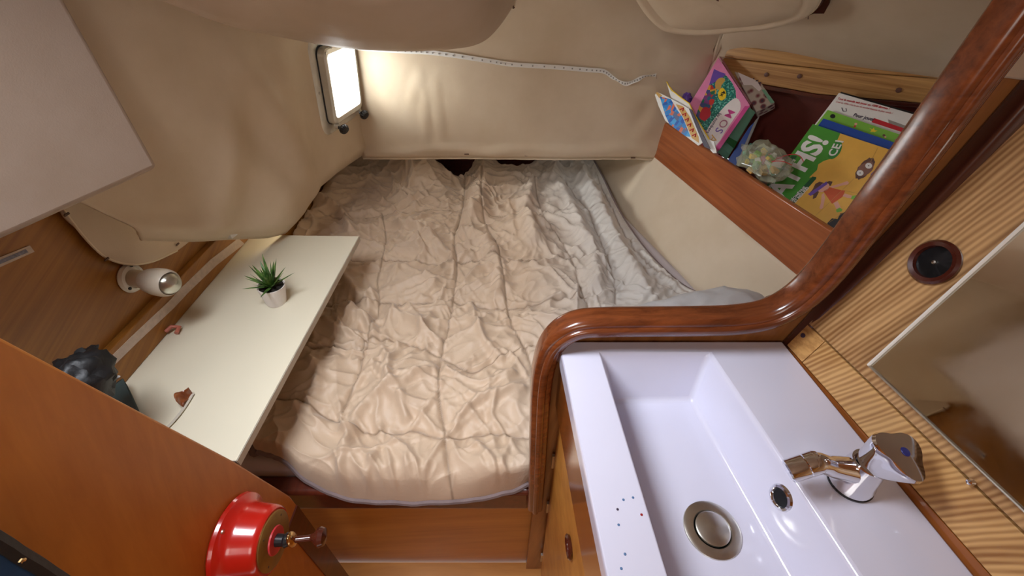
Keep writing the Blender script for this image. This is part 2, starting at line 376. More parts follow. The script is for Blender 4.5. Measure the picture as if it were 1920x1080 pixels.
# the liner has a cut-out for the port: leave faces out
WY0, WY1, WZ0, WZ1 = 1.675, 1.975, -.625, -.275
wl = MB(); nu, nv = 120, 90
wl.grid(p2_fn, nu, nv)
keep = []
for f, mi in zip(wl.f, wl.m):
    c = sum((Vector(wl.v[i]) for i in f), V(0, 0, 0))/4
    if not (WY0+.035 < c.y < WY1-.035 and WZ0+.035 < c.z < WZ1-.03): keep.append(f)
wl.f = keep; wl.m = [0]*len(keep)
wlo = struct(wl.build('wall_left', M['vinyl'], solid=.01, offset=1), 'cream padded lining around the port')
cord = [p2_fn(i/80, 0)+V(.004, 0, -.003) for i in range(81)]
MB().tube(cord, .006, 8).build('hem', M['vinyl'], wlo)
MB().lathe([(.004, 0), (.005, .002), (0, .003)], p2_fn(.53, .22)+V(.001, 0, 0), (1, 0, 0), 10).build('screw_hole', M['staple'], wlo)
# --- wooden hull side behind the white shelf board
WX = -.972
struct(MB().prism([V(WX, -.1, -1.6), V(WX, 2.7, -1.6), V(WX, 2.7, -.73), V(WX, 1.3, -.725), V(WX, 1.12, -.725), V(WX, 1.12, .44), V(WX, -.1, .44)], (-.02, 0, 0)).build('wall_hull', M['hull']), 'brown veneered side behind the white board')
gel = plain('white_gelcoat', srgb(236, 236, 232), .5, var=.02)
struct(MB().prism([V(-1.6, 1.10, -.70), V(-.856, 1.10, -.70), V(-.712, 2.03, -.72), V(1.3, 2.03, -.72), V(1.3, 2.70, -.72), V(-1.6, 2.70, -.72)], (0, 0, -.02)).build('baffle', gel), 'white deck added outside the port to stop stray daylight')  # added closure: keeps leaking daylight off the bed, white behind the pane
struct(MB().prism([V(-1.15, 1.12, -.72), V(P2x(1.12, -.72)+.006, 1.12, -.72), V(P2x(1.12, -.2)+.006, 1.12, -.2), V(P2x(1.12, .43)+.016, 1.12, .43), V(-1.15, 1.12, .43)], (0, .012, 0)).build('light_block', gel))  # added partition, unseen; blocks port light leaking onto the vinyl flap
struct(MB().box((0, 2.62, -1.18), (2.4, .02, .88)).build('wall_end', M['darkwood']), 'dark wood end of the berth')
# --- hull side lining right of the bed, sloping from fiddle to mattress
def side_fn(s, t):
    y = 2.60-2.04*s
    xt = .678-.228*(y-2.0)-.0; zt = -.825
    xb = interp(y, [.5, 1.11, 1.26, 1.8, 2.34, 2.6], [.97, .84, .70, .59, .47, .42])-.02; zb = -1.16
    e = .012*nz(y*3, t*2, 7)
    return V(xb+(xt+.02-xb)*(t**.8)+e, y, zb+(zt-zb)*t)
struct(MB().grid(side_fn, 60, 16).build('wall_right', M['vinyl'], solid=.01, offset=1), 'cream lining right of the bed')
# --- ceiling: high over the lens, with a daylight hatch opening
ce = MB()
ce.box((-.90, .6, .45), (.54, 3.8, .03)); ce.box((.56, .6, .45), (1.80, 3.8, .03)); ce.box((-.485, 1.60, .45), (.31, 1.8, .03)); ce.box((-.485, -.60, .45), (.31, 1.40, .03))
struct(ce.build('ceiling', M['vinyl_pink']), 'cream lined deckhead')
struct(MB().box((-.1, -1.3, -.6), (2.9, .03, 2.3)).build('wall_front', M['panel']))
# --- hanging padded deckhead lining, upper left
b1 = [V(*p) for p in [(-.60, .70, -.03), (-.58, .84, -.085), (-.595, .99, -.134), (-.60, 1.15, -.18), (-.575, 1.31, -.223), (-.50, 1.41, -.255), (-.42, 1.46, -.272), (-.30, 1.49, -.280), (-.186, 1.52, -.282), (-.11, 1.555, -.275), (-.06, 1.60, -.25), (-.01, 1.68, -.205), (.03, 1.80, -.15), (.05, 1.98, -.08)]]
b1s = smooth(b1, 8)
def b1_fn(s, t):
    i = s*(len(b1s)-1); a = int(i); f = i-a; p = b1s[a].lerp(b1s[min(a+1, len(b1s)-1)], f)
    q = b1s[min(a+1, len(b1s)-1)]-b1s[max(a-1, 0)]; n = V(q.y, -q.x, 0).normalized()*.35+V(0, -1, 0); n.normalize()     # towards the lens
    th = t*1.0
    # under side runs back and up, face bulges forward and up
    back = [(-.22, .12), (-.12, .035), (-.05, .008), (0, 0), (.06, .005), (.15, .022), (.29, .06), (.43, .11), (.56, .17), (.64, .26), (.66, .38), (.64, .50)]
    k = t*(len(back)-1); j = min(int(k), len(back)-2); g = k-j
    o = back[j][0]*(1-g)+back[j+1][0]*g; h = back[j][1]*(1-g)+back[j+1][1]*g
    o *= (.30+.70*sstep(.1, .45, s)*(1-.9*sstep(.50, .85, s))) if o > 0 else 1
    wr = .012*nz(s*9, t*3, 1)+.012*gs(s, .86, .03)*nz(s*40, t*5)
    return p+n*(o*.75+wr)+V(0, 0, h)
b1o = struct(MB().grid(b1_fn, 110, 44).build('ceiling_lining', M['vinyl_pink'], solid=.008, ang=80), 'hanging padded vinyl lining above the port')
seam = [b1_fn(.80+.07*(t**1.2), .95-.62*t)+V(.002, -.003, 0) for t in [k/14 for k in range(15)]]
MB().tube(seam, .0035, 6).build('piping', M['vinyl_dark'], b1o)
for p in (b1_fn(.868, .36), b1_fn(.80, .80), b1_fn(.855, .42)): MB().box(p+V(0, -.004, 0), (.004, .004, .016)).build('staple', M['staple'], b1o)
# --- panelled locker lining, upper left foreground
pl = MB()
pc0, pc1 = V(-.75, .863, 0), V(-.955, .20, 0)
M['panel_shaded'] = vinyl('cream_panel_in_shade', srgb(176, 158, 142))  # darker, greyer cream: shade on this locker side put into its colour
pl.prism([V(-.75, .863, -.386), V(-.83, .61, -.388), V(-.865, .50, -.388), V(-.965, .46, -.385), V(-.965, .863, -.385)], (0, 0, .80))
struct(pl.build('wall_locker', M['panel_shaded'], bevel=.012, seg=4), 'flat cream lined locker side, upper left')
# --- plain left wall between locker and door, out of view, closes the room
struct(MB().box((-1.02, -.4, -.6), (.02, 1.8, 2.3)).build('wall_side', M['orange']))
# --- bulkhead with opening (right part) and its swept trim
tc = [(1003, 944), (1007, 870), (1010, 800), (1013, 740), (1018, 692), (1030, 652), (1052, 624), (1085, 608), (1130, 604), (1200, 603), (1300, 602), (1380, 599), (1440, 588), (1490, 562), (1535, 522), (1580, 468), (1640, 387), (1706, 300), (1815, 150), (1925, 0), (2010, -120), (2120, -290)]
path = smooth([ony(u, v, BY-.012) for u, v in tc], 6)
px = [p.x for p in path]; pz = [p.z for p in path]
bp = [V(p.x, BY, p.z) for p in path]
bulk = MB().prism(bp+[V(1.5, BY, bp[-1].z), V(1.5, BY, -1.75), V(bp[0].x-.012, BY, -1.75)], (0, .022, 0))
bko = struct(bulk.build('wall_bulkhead', M['strip']), 'veneered bulkhead right of the berth opening')
# swept rounded trim
def sweep(path, prof, nrm):
    mb = MB(); k = len(path); n = len(prof); vs = []
    for i in range(k):
        t = (path[min(i+1, k-1)]-path[max(i-1, 0)]).normalized(); a = t.cross(nrm).normalized()
        for (x, y) in prof: vs.append(path[i]+a*x+nrm*y)
    fs = [(i*n+j, i*n+(j+1) % n, (i+1)*n+(j+1) % n, (i+1)*n+j) for i in range(k-1) for j in range(n)]+[tuple(range(n))[::-1], tuple(range((k-1)*n, k*n))]
    return mb.add(vs, fs)
def rrect(w, h, r, n=4):
    o = []
    for cx, cy, a0 in ((w/2-r, h/2-r, 0), (-w/2+r, h/2-r, 90), (-w/2+r, -h/2+r, 180), (w/2-r, -h/2+r, 270)):
        for k in range(n+1):
            a = math.radians(a0+90*k/n); o.append((cx+r*math.cos(a), cy+r*math.sin(a)))
    return o
struct(sweep(path, rrect(.040, .046, .011, 5), V(0, 1, 0)).build('trim_1', M['trim'], ang=60), 'curved varnished mahogany trim round the berth opening')
lip = [p+V(0, -.021, 0) for p in path]
MB_l = sweep(lip, rrect(.016, .016, .006, 3), V(0, 1, 0))
lp = MB_l.build('bead', M['trim'], bpy.data.objects['trim_1'], ang=60)
# --- berth front: dark rail and veneer panel
struct(MB().box((-.375, BY+.012, -1.185), (.85, .05, .10)).build('trim_2', M['darkwood'], bevel=.012, seg=3), 'dark wooden rail along the foot of the berth')
struct(MB().box((-.345, BY+.035, -1.50), (.92, .02, .54)).build('wall_berth', M['panel']), 'honey veneer panel under the berth')
# --- leaning side wall with the mirror
WN, WD = V(1, .117, -.28), .7108
wn = WN.normalized()
def onw(u, v, off=0): return onp(u, v, WN, WD-off*WN.length)
wy = lambda y, z, off=0: V(.7108-.117*y+.28*z, y, z)-wn*off
wr = sroot('wall_mirror', 'ash veneered side beside the basin')
pz0 = -1.0
MB().prism([wy(.53, -.64), wy(-1.2, -.64), wy(-1.2, .45), wy(.53, .45)], wn*.03).build('backing', M['darkwood'], wr)
def wpanel(name, pts, th, mat, off=0): return MB().prism([onw(u, v, off) for u, v in pts], -wn*th).build(name, mat, wr, bevel=.0015, seg=2)
# line A (sink-side strip) and line B
A0, A1 = onw(1489, 657), onw(1842, 1052); B0, B1 = onw(1523, 609), onw(1920, 990)
zA = A0.z; zB = B0.z
def yz(y, z, off): return wy(y, z, off)
def quad(name, y0, y1, a, b, th, mat, off=0):
    return MB().prism([yz(y0, a[0], off), yz(y1, a[1], off), yz(y1, b[1], off), yz(y0, b[0], off)], -wn*th).build(name, mat, wr, bevel=.001, seg=2)
def lz(P, Q, y): return P.z+(Q.z-P.z)*(y-P.y)/(Q.y-P.y)
yn = -1.15
g = .0012
quad('plank', .515, yn, (-.60, -.60), (lz(A0, A1, .515)-g, lz(A0, A1, yn)-g), .006, M['fascia'])
quad('plank', .515, .475, (lz(A0, A1, .515)+g, lz(A0, A1, .475)+g), (lz(B0, B1, .515)-g, lz(B0, B1, .475)-g), .009, M['oak'])
quad('plank', .474, yn, (lz(A0, A1, .474)+g, lz(A0, A1, yn)+g), (lz(B0, B1, .474)-g, lz(B0, B1, yn)-g), .009, M['ashx'])
quad('panel', .515, yn, (lz(B0, B1, .515)+g, lz(B0, B1, yn)+g), (.44, .44), .009, M['ash'])
MB().lathe([(.004, 0), (.004, .0015), (0, .002)], onw(1506, 629, .009), -wn, 12).build('screw_plug', M['ink_print'], wr)
# corner moulding between bulkhead and the leaning side wall
cm = [ony(u, v, BY-.012) for u, v in ((1484, 650), (1600, 530), (1700, 428), (1800, 322), (1920, 190), (2060, 30), (2200, -130))]
struct(sweep(smooth(cm, 4), rrect(.026, .03, .008, 3), V(0, 1, 0)).build('trim_3', M['darktrim'], ang=60), 'dark corner moulding right of the berth opening')
# cream lining on the upper bulkhead
MB().prism([ony(u, v, BY-.001) for u, v in ((1866, 143), (1990, 158), (2150, -40), (2100, -250), (1960, -20))], (0, -.006, 0)).build('lining', M['vinyl_pink'], bko, bevel=.003)
# --- door leaf, left foreground
dl = sroot('door_1', 'orange varnished door leaf, lower left')
DX = -.54
edge = [(.20, .30), (.255, -.08), (.313, -.327), (.422, -.79), (.474, -1.055), (.476, -1.20), (.474, -1.75)]
MB().prism([V(DX, y, z) for y, z in edge]+[V(DX, -.9, -1.75), V(DX, -.9, .30)], (-.028, 0, 0)).build('leaf', M['orange'], dl, bevel=.004, seg=3)
MB().prism([V(DX, y-(.060 if z < -1 else .0), z) for y, z in [(.474, -1.10), (.474, -1.75)]]+[V(DX, .472, -1.75), V(DX, .472, -1.10)], (.004, 0, 0)).build('edge_strip', M['darkwood'], dl)
# ================================================================== BED
print('A', A0, A1, 'B', B0, B1)
struct(MB().box((-.08, 1.60, -1.22), (1.9, 2.0, .05)).build('wall_platform', M['darkwood']), 'dark wooden bed platform')
# mattress in a white fitted sheet
mt = tag(MB().prism([V(-.76, .566, -1.19), V(.10, .566, -1.19), V(.22, .60, -1.19), (.80, .62, -1.19), (.80, 1.1, -1.19), (.48, 2.16, -1.19), (-.9, 2.10, -1.19), (-.95, 1.0, -1.19)], (0, 0, .108)).build('mattress', M['sheet'], bevel=.03, seg=5), 'white-sheeted mattress showing at the foot corner of the bed', 'mattress')
# ---- numpy noise
rng = np.random.RandomState(3)
_g = rng.rand(64, 64)*2*math.pi
def pn(x, y):
    xi = np.floor(x).astype(int); yi = np.floor(y).astype(int); xf = x-xi; yf = y-yi
    def gr(a, b, dx, dy):
        th = _g[a % 64, b % 64]; return np.cos(th)*dx+np.sin(th)*dy
    u = xf**3*(xf*(xf*6-15)+10); v = yf**3*(yf*(yf*6-15)+10)
    n00 = gr(xi, yi, xf, yf); n10 = gr(xi+1, yi, xf-1, yf); n01 = gr(xi, yi+1, xf, yf-1); n11 = gr(xi+1, yi+1, xf-1, yf-1)
    return (n00*(1-u)+n10*u)*(1-v)+(n01*(1-u)+n11*u)*v
BZ = -1.035
def seamdist(X, Y, polys):
    D = np.full(X.shape, 9.); S = np.zeros(X.shape); SG = np.zeros(X.shape)
    for k, pl in enumerate(polys):
        acc = 0
        for a, b in zip(pl[:-1], pl[1:]):
            dx, dy = b[0]-a[0], b[1]-a[1]; L = math.hypot(dx, dy)+1e-9
            t = np.clip(((X-a[0])*dx+(Y-a[1])*dy)/L/L, 0, 1)
            d = np.hypot(X-a[0]-t*dx, Y-a[1]-t*dy); m = d < D
            D[m] = d[m]; S[m] = (acc+t*L)[m]+k*7.3; acc += L
    return D, S
def bedpts(pp, n=6): return [(p.x, p.y) for p in smooth([onz(u, v, BZ) for u, v in pp], n)]
SEAMS = [[(716, 400), (722, 440), (716, 485), (706, 520), (708, 560), (690, 625), (668, 700), (640, 765)],
         [(872, 330), (868, 390), (852, 440), (856, 490), (850, 545), (838, 610), (826, 665), (822, 730), (830, 790), (842, 900)],
         [(905, 330), (905, 400), (930, 450), (940, 500), (950, 560), (958, 600), (985, 650), (1010, 720)],
         [(1000, 335), (1010, 380), (1030, 420), (1055, 455), (1075, 490), (1090, 540), (1108, 585)],
         [(1060, 345), (1100, 390), (1118, 430), (1140, 480), (1152, 520), (1155, 565)],
         [(1120, 330), (1150, 400), (1180, 450), (1220, 500), (1290, 550)],
         [(600, 404), (660, 412), (720, 402), (800, 395), (868, 392)],
         [(600, 480), (660, 482), (760, 486), (820, 490), (856, 487), (930, 480), (1000, 486), (1075, 480), (1140, 478)],
         [(560, 560), (620, 562), (700, 556), (780, 562), (850, 556), (945, 570), (1060, 560), (1150, 545)],
         [(540, 660), (620, 648), (672, 650), (690, 630), (760, 640), (826, 665), (880, 688), (930, 668), (1000, 640)],
         [(500, 745), (560, 750), (640, 790), (730, 804), (780, 800), (830, 815), (920, 806), (1000, 815)],
         [(905, 400), (960, 404), (1020, 400), (1100, 392), (1150, 396)]]
SEAMS = [bedpts(s) for s in SEAMS]
# raised folds seen in the photograph: (pixels, height, width)
FOLDS = [([(905, 300), (908, 350), (890, 400)], .07, .055), ([(870, 440), (910, 450), (935, 500), (935, 550)], .045, .035), ([(1000, 345), (985, 400), (1000, 455)], .045, .03),
         ([(1035, 320), (1075, 400), (1110, 470), (1120, 530)], .04, .035), ([(1085, 320), (1125, 400), (1160, 470), (1200, 540)], .05, .04), ([(720, 420), (780, 435), (830, 470), (850, 480)], .032, .018),
         ([(690, 300), (740, 310), (800, 340)], .09, .10), ([(650, 335), (600, 400)], .03, .05), ([(600, 385), (640, 400), (660, 440)], .035, .02), ([(615, 480), (650, 530), (690, 560)], .028, .02),
         ([(640, 570), (690, 600), (700, 628)], .028, .016), ([(760, 560), (790, 610), (800, 650)], .018, .014), ([(720, 570), (770, 600), (825, 640)], .020, .012), ([(880, 560), (900, 620), (940, 670)], .022, .014),
         ([(650, 800), (690, 750), (800, 700)], .022, .014), ([(700, 680), (740, 720), (760, 780)], .018, .012), ([(840, 690), (900, 720), (960, 700)], .020, .012), ([(850, 790), (900, 750), (980, 730)], .020, .012),
         ([(720, 820), (760, 860), (770, 910)], .016, .012), ([(880, 820), (920, 860), (930, 900)], .016, .010), ([(960, 820), (940, 860), (950, 890)], .014, .010), ([(660, 800), (640, 860), (630, 900)], .022, .013),
         ([(560, 760), (600, 790), (660, 800)], .022, .018), ([(560, 640), (600, 700), (580, 760)], .02, .02), ([(1000, 500), (1040, 520), (1080, 560)], .018, .012), ([(960, 500), (1000, 500), (1050, 480)], .02, .014),
         ([(1210, 480), (1250, 520), (1300, 548)], .03, .02), ([(760, 500), (800, 520), (850, 520)], .012, .010), ([(740, 570), (720, 620), (745, 650)], .014, .012), ([(610, 600), (640, 620), (690, 625)], .018, .012)]
fr = smooth([onz(478, 842, -1.05), onz(508, 850, -1.055), onz(540, 866, -1.07), onz(572, 896, -1.10), onz(640, 929, -1.145), onz(720, 938, -1.15), onz(800, 939, -1.15), onz(880, 934, -1.14), onz(940, 922, -1.125), onz(990, 903, -1.11), V(.10, .585, -1.08)], 5)
def along(c, s):
    i = s*(len(c)-1); a = min(int(i), len(c)-2); f = i-a; return c[a].lerp(c[a+1], f)
le = smooth([fr[0], V(-.80, .72, -1.08), V(-.93, .90, -1.10), V(-.955, 1.3, -1.10), V(-.95, 1.7, -1.08), V(-.90, 1.95, -1.06), V(-.84, 2.12, -1.08)], 6)
re_ = smooth([fr[-1], V(.40, .66, -1.06), V(.68, .90, -1.04), onz(1352, 560, -1.02), onz(1300, 545, -1.03), onz(1258, 517, -1.03), onz(1205, 462, -1.03), onz(1160, 395, -1.03), onz(1128, 330, -1.03), onz(1112, 300, -1.03)], 6)
bk = smooth([le[-1]]+[onz(u, v, -1.05) for u, v in ((665, 312), (705, 306), (760, 312), (800, 325), (850, 336), (880, 326), (910, 306), (940, 318), (985, 318), (1020, 304), (1060, 302))]+[re_[-1]], 5)
NU, NV = 440, 520
S_, T_ = np.meshgrid(np.linspace(0, 1, NU+1), np.linspace(0, 1, NV+1))
tv = np.linspace(0, 1, NV+1)**1.25; T_ = np.repeat(tv[:, None], NU+1, 1)
arr = lambda c, ss: np.array([along(c, s) for s in ss])
Fc = arr(fr, np.linspace(0, 1, NU+1)); Bc = arr(bk, np.linspace(0, 1, NU+1)); Lc = arr(le, tv); Rc = arr(re_, tv)
s3 = S_[..., None]; t3 = T_[..., None]
P = (1-t3)*Fc[None]+t3*Bc[None]+(1-s3)*Lc[:, None]+s3*Rc[:, None]-((1-s3)*(1-t3)*Fc[0]+s3*(1-t3)*Fc[-1]+(1-s3)*t3*Bc[0]+s3*t3*Bc[-1])
X, Y = P[..., 0], P[..., 1]
D, SS = seamdist(X, Y, SEAMS)
wx = X+.05*pn(X*5+3, Y*5)+.02*pn(X*13, Y*13+9); wy_ = Y+.05*pn(X*5+30, Y*5+11)+.02*pn(X*13+7, Y*13)
H = .034*(1-np.exp(-(D/.085)**2))
H += -.009*np.exp(-(D/.007)**2)
puck = pn(SS*34, D*9+SS*.7)
H += .014*puck*np.exp(-(D/.040)**1.2)*(1-np.exp(-(D/.006)**2))
rid = lambda a: 1-np.abs(a)*2.2
u1 = wx*.8+wy_*.6; v1 = -wx*.6+wy_*.8; u2 = wx*.55-wy_*.84; v2 = wx*.84+wy_*.55
H += .024*np.clip(rid(pn(u1*4.2, v1*11+4)), 0, 1)**2.6*np.clip(.35+1.3*pn(X*2.6, Y*2.6+8), 0, 1)
H += .024*np.clip(rid(pn(u2*4.4+20, v2*11.5+40)), 0, 1)**2.6*np.clip(.35-1.3*pn(X*2.6, Y*2.6+8), 0, 1)
H += .010*np.clip(rid(pn(u1*11+3, v1*23+17)), 0, 1)**2.2*np.clip(.35+1.6*pn(X*4+7, Y*4), 0, 1)
H += .009*np.clip(rid(pn(v2*24+9, u2*12+31)), 0, 1)**2.2*np.clip(.35-1.6*pn(X*4+7, Y*4), 0, 1)
H += .022*pn(X*3.5, Y*3.0+2)
for pp, h, wdt in FOLDS:
    d, s_ = seamdist(X+.012*pn(X*17, Y*17), Y+.012*pn(X*17+5, Y*17+5), [bedpts(pp, 4)])
    ends = np.exp(-(np.clip(d, 0, None)/wdt)**2)
    H += h*.95*ends
for i in range(260):
    cx, cy = rng.uniform(-.95, .8), rng.uniform(.5, 2.3); L = rng.uniform(.05, .17); sd, _ = seamdist(np.array([cx]), np.array([cy]), SEAMS)
    th = rng.uniform(0, math.pi); bw = rng.uniform(.006, .013); a = rng.uniform(.005, .015); cv = rng.uniform(-3, 3)
    dx, dy = X-cx, Y-cy; m = (np.abs(dx) < .3) & (np.abs(dy) < .3)
    p = dx[m]*math.cos(th)+dy[m]*math.sin(th); q = -dx[m]*math.sin(th)+dy[m]*math.cos(th)+cv*p*p
    H[m] += a*np.exp(-(p/L)**2)*np.exp(-(q/bw)**2)*np.where(q > 0, 1, np.exp(-(q/bw)**2*.8))
# flatten near the borders, and let the top sag/rise
edge_s = np.minimum(S_, 1-S_); ed = np.clip(np.minimum(np.minimum(edge_s/.03, T_/.03), (1-T_)/.03), 0, 1); ed = np.sin(ed*math.pi/2)
lift = np.clip(np.minimum(edge_s/.10, T_/.085), 0, 1); lift = np.sin(lift*math.pi/2)**.8
Zt = -1.06+.012*np.clip(Y-1, 0, 2)
Z = P[..., 2]*(1-lift)+Zt*lift+H*ed
Z += .01*pn(S_*22, T_*0)*np.clip(1-T_/.05, 0, 1)
vs = np.stack([X, Y, Z], -1).reshape(-1, 3)
idx = np.arange((NU+1)*(NV+1)).reshape(NV+1, NU+1)
fs = np.stack([idx[:-1, :-1], idx[:-1, 1:], idx[1:, 1:], idx[1:, :-1]], -1).reshape(-1, 4)
me = bpy.data.meshes.new('cover'); me.from_pydata(vs.tolist(), [], fs.tolist()); me.materials.append(M['duvet'])
me.polygons.foreach_set('use_smooth', [True]*len(me.polygons))
tone = np.clip((X-.02-.10*(Y-1)+.25*np.clip(Y-1.4, 0, 1))/.35, 0, 1).reshape(-1)  # right side tinted paler, as if lit by cool daylight
stitch = (np.exp(-(D/.0030)**2)*.75).reshape(-1)
a = me.attributes.new('tone', 'FLOAT', 'POINT'); a.data.foreach_set('value', tone.astype(np.float32))
a = me.attributes.new('stitch', 'FLOAT', 'POINT'); a.data.foreach_set('value', stitch.astype(np.float32))
dv = thing('duvet', 'rumpled beige quilted duvet spread over the berth', 'duvet')
co = bpy.data.objects.new('cover', me); C.objects.link(co); co.parent = dv
# mauve-grey underside turned out along the front edge
G = P.copy(); G[..., 2] = Z
und = []
for i in range(0, NU+1, 4): und.append(V(*G[0, i])+V(0, .006, -.012))
MB().tube([p for p in und], .013, 10).build('underside', M['hem'], dv)
und = [V(*G[j, NU])+V(.004, 0, -.010) for j in range(0, NV+1, 5)]
MB().tube(und, .010, 8).build('underside', M['hem'], dv)
und = [V(*G[j, 0])+V(-.002, .0, -.014) for j in range(0, 90, 4)]
MB().tube(und, .016, 8).build('underside', M['hem'], dv)
# pale linen pillow tucked behind the bulkhead
def pil_fn(s, t):
    th = 2*math.pi*s; ph = math.pi*(t-.5); c = math.copysign(abs(math.cos(th))**.7, math.cos(th)); d = math.copysign(abs(math.sin(th))**.7, math.sin(th))
    r = max(0.0, math.cos(ph))**.6; p = V(.54+.30*c*r, .93+.13*d*r+.10*c*r*.9, -.95+.085*math.sin(ph))
    return p+V(0, 0, 1)*(.012*nz(p.x*14, p.y*14, 4)+.006*nz(p.x*40, p.y*30))
tag(MB().grid(pil_fn, 60, 30).build('pillow', M['linen'], ang=180), 'pale grey linen pillow lying against the bulkhead beside the duvet', 'pillow')
# ================================================================== WHITE SHELF BOARD (left)
DZ = -.85
d0, d1, d2, d3 = V(WX+.006, 1.325, DZ), V(-.558, 1.315, DZ), V(-.578, .455, DZ), V(WX+.006, .452, DZ)
dk = thing('side_board', 'long cream laminate board above the left side of the bed', 'shelf')
MB().prism([d0, d1, d2, d3], (0, 0, -.020)).build('top', M['white_lam'], dk, bevel=.001)
MB().prism([d1+V(.001, 0, -.0005), d2+V(.001, 0, -.0005), d2+V(.001, 0, -.0195), d1+V(.001, 0, -.0195)], (.0012, 0, 0)).build('edge_band', M['lam_edge'], dk)
MB().prism([d2+V(0, -.001, -.001), d2+V(-.40, -.001, -.001), d2+V(-.40, -.001, -.0195), d2+V(0, -.001, -.0195)], (0, -.002, 0)).build('raw_end', M['staple'], dk)
# batten carrying the board
tag(MB().box((WX+.012, .89, DZ+.046), (.022, .86, .090)).build('batten', M['hull'], bevel=.002), 'brown wooden batten behind the rear edge of the cream board', 'batten')
# ---- potted plant
pp = thing('potted_plant', 'small spiky artificial succulent in a white pot on the cream board', 'plant')
pb = V(-.705, .955, DZ)
MB().lathe([(0, 0), (.026, 0), (.028, .002), (.037, .062), (.0375, .066), (.035, .066), (.034, .060), (0, .060)], pb, (.10, 0, 1), 32).build('pot', M['pot'], pp)
MB().lathe([(0, 0), (.033, 0), (.033, .003), (0, .004)], pb+V(.0055, 0, .058), (.10, 0, 1), 24).build('soil', M['soil'], pp)
top = pb+V(.006, 0, .060)
for i in range(24):
    az = i*2.39996; el = math.radians(interp(i, [0, 23], [80, 22])+random.uniform(-6, 6)); L = random.uniform(.075, .102)*(1.0 if i > 3 else .9)
    dr = V(math.cos(az)*math.cos(el), math.sin(az)*math.cos(el), math.sin(el)); side = dr.cross(V(0, 0, 1)).normalized(); upv = side.cross(dr).normalized()
    mb = MB(); vs = []; n = 7
    for k in range(n+1):
        t = k/n; wd = .0074*(1-t)**.8*(.75+.9*t if t < .4 else 1.1)+.0002; c = top+dr*(L*t)+V(0, 0, -.010*t*t*(1 if i > 8 else 0))+upv*(.006*t*t)
        vs += [c-side*wd, c-upv*wd*.45, c+side*wd, c+upv*wd*.15]
    fs = [(k*4+j, k*4+(j+1) % 4, k*4+4+(j+1) % 4, k*4+4+j) for k in range(n) for j in range(4)]+[(0, 3, 2, 1), (n*4, n*4+1, n*4+2, n*4+3)]
    mb.add(vs, fs).build('leaf', M['leaf'], pp, ang=60)
# ---- dried leaf on the board
dlf = thing('dried_leaf', 'curled brown dried leaf with a pale stalk on the near end of the cream board', 'leaf')
q = [onz(u, v, DZ+.004) for u, v in ((300, 815), (325, 790), (345, 765), (362, 738))]
MB().tube(smooth(q, 5), [.0035]*16, 8, flat=.6).build('stalk', M['lam_edge'], dlf)
def lf(s, t):
    c = q[2].lerp(q[3], s*1.0)+V(0, 0, .003); return c+V(-.9, .25, 0)*(.020*math.sin(math.pi*min(1, s*.9+.1))*t)+V(0, 0, .022*t*t+.006*math.sin(6*s))
MB().grid(lf, 10, 6).build('blade', M['trimv'], dlf, solid=.0012)
# ---- pink clip
cl = onz(326, 617, DZ+.012)
tag(MB().tube([cl+V(-.016, -.01, 0), cl+V(-.006, .004, .006), cl+V(.010, .008, 0), cl+V(.012, -.012, -.004)], .0055, 8).build('clip', M['pinkish_plastic'], ang=60), 'little reddish clip at the rear edge of the cream board', 'clip')
# ---- tape along the hull side and the printed label strip
tpt = [(452, 452), (400, 492), (345, 545), (335, 556), (320, 572), (250, 638), (180, 707)]
a = [onx(u-6, v-5, WX+.0232) for u, v in tpt]; b = [onx(u+6, v+5, WX+.0232) for u, v in tpt]
a = [p+V(0, .002*nz(i*3.1, 1), .002*nz(i, 5)) for i, p in enumerate(a)]
mb = MB()
for i in range(len(a)-1): mb.prism([a[i], a[i+1], b[i+1], b[i]], (.0012, 0, 0))
tag(mb.build('tape', M['tape']), 'long strip of old white tape along the brown batten behind the cream board', 'tape')
ls = thing('label_strip', 'short white printed label strip stuck on the brown side at the far left', 'label')
MB().prism([onx(u, v, WX+.001) for u, v in ((-30, 494), (55, 460), (64, 472), (-30, 514))], (.001, 0, 0)).build('backing', M['tape'], ls)
MB().prism([onx(u, v, WX+.0021) for u, v in ((-30, 500), (48, 467), (53, 473), (-30, 508))], (.0004, 0, 0)).build('print', M['grey'], ls)
# ---- vinyl skirt below the left lining
sk = thing('vinyl_skirt', 'loose rounded flap of cream vinyl stapled to the brown side above the lamp', 'flap')
sp = smooth([onx(u, v, WX+.012) for u, v in ((110, 385), (150, 438), (182, 472), (208, 488), (243, 496), (285, 490), (330, 470), (365, 440), (380, 415), (300, 380), (200, 340))], 5, True)
MB().prism(sp, (.006, 0, 0)).build('flap', M['vinyl_pink'], sk, bevel=.002)
MB().tube([p+V(.003, 0, 0) for p in smooth([onx(u, v, WX+.014) for u, v in ((110, 385), (150, 438), (182, 472), (208, 488), (243, 496), (285, 490), (330, 470))], 5)], .003, 6).build('welt', M['vinyl'], sk)
for u, v in ((125, 402), (200, 486), (333, 458)): MB().box(onx(u, v, WX+.022), (.003, .012, .004)).build('staple', M['staple'], sk)
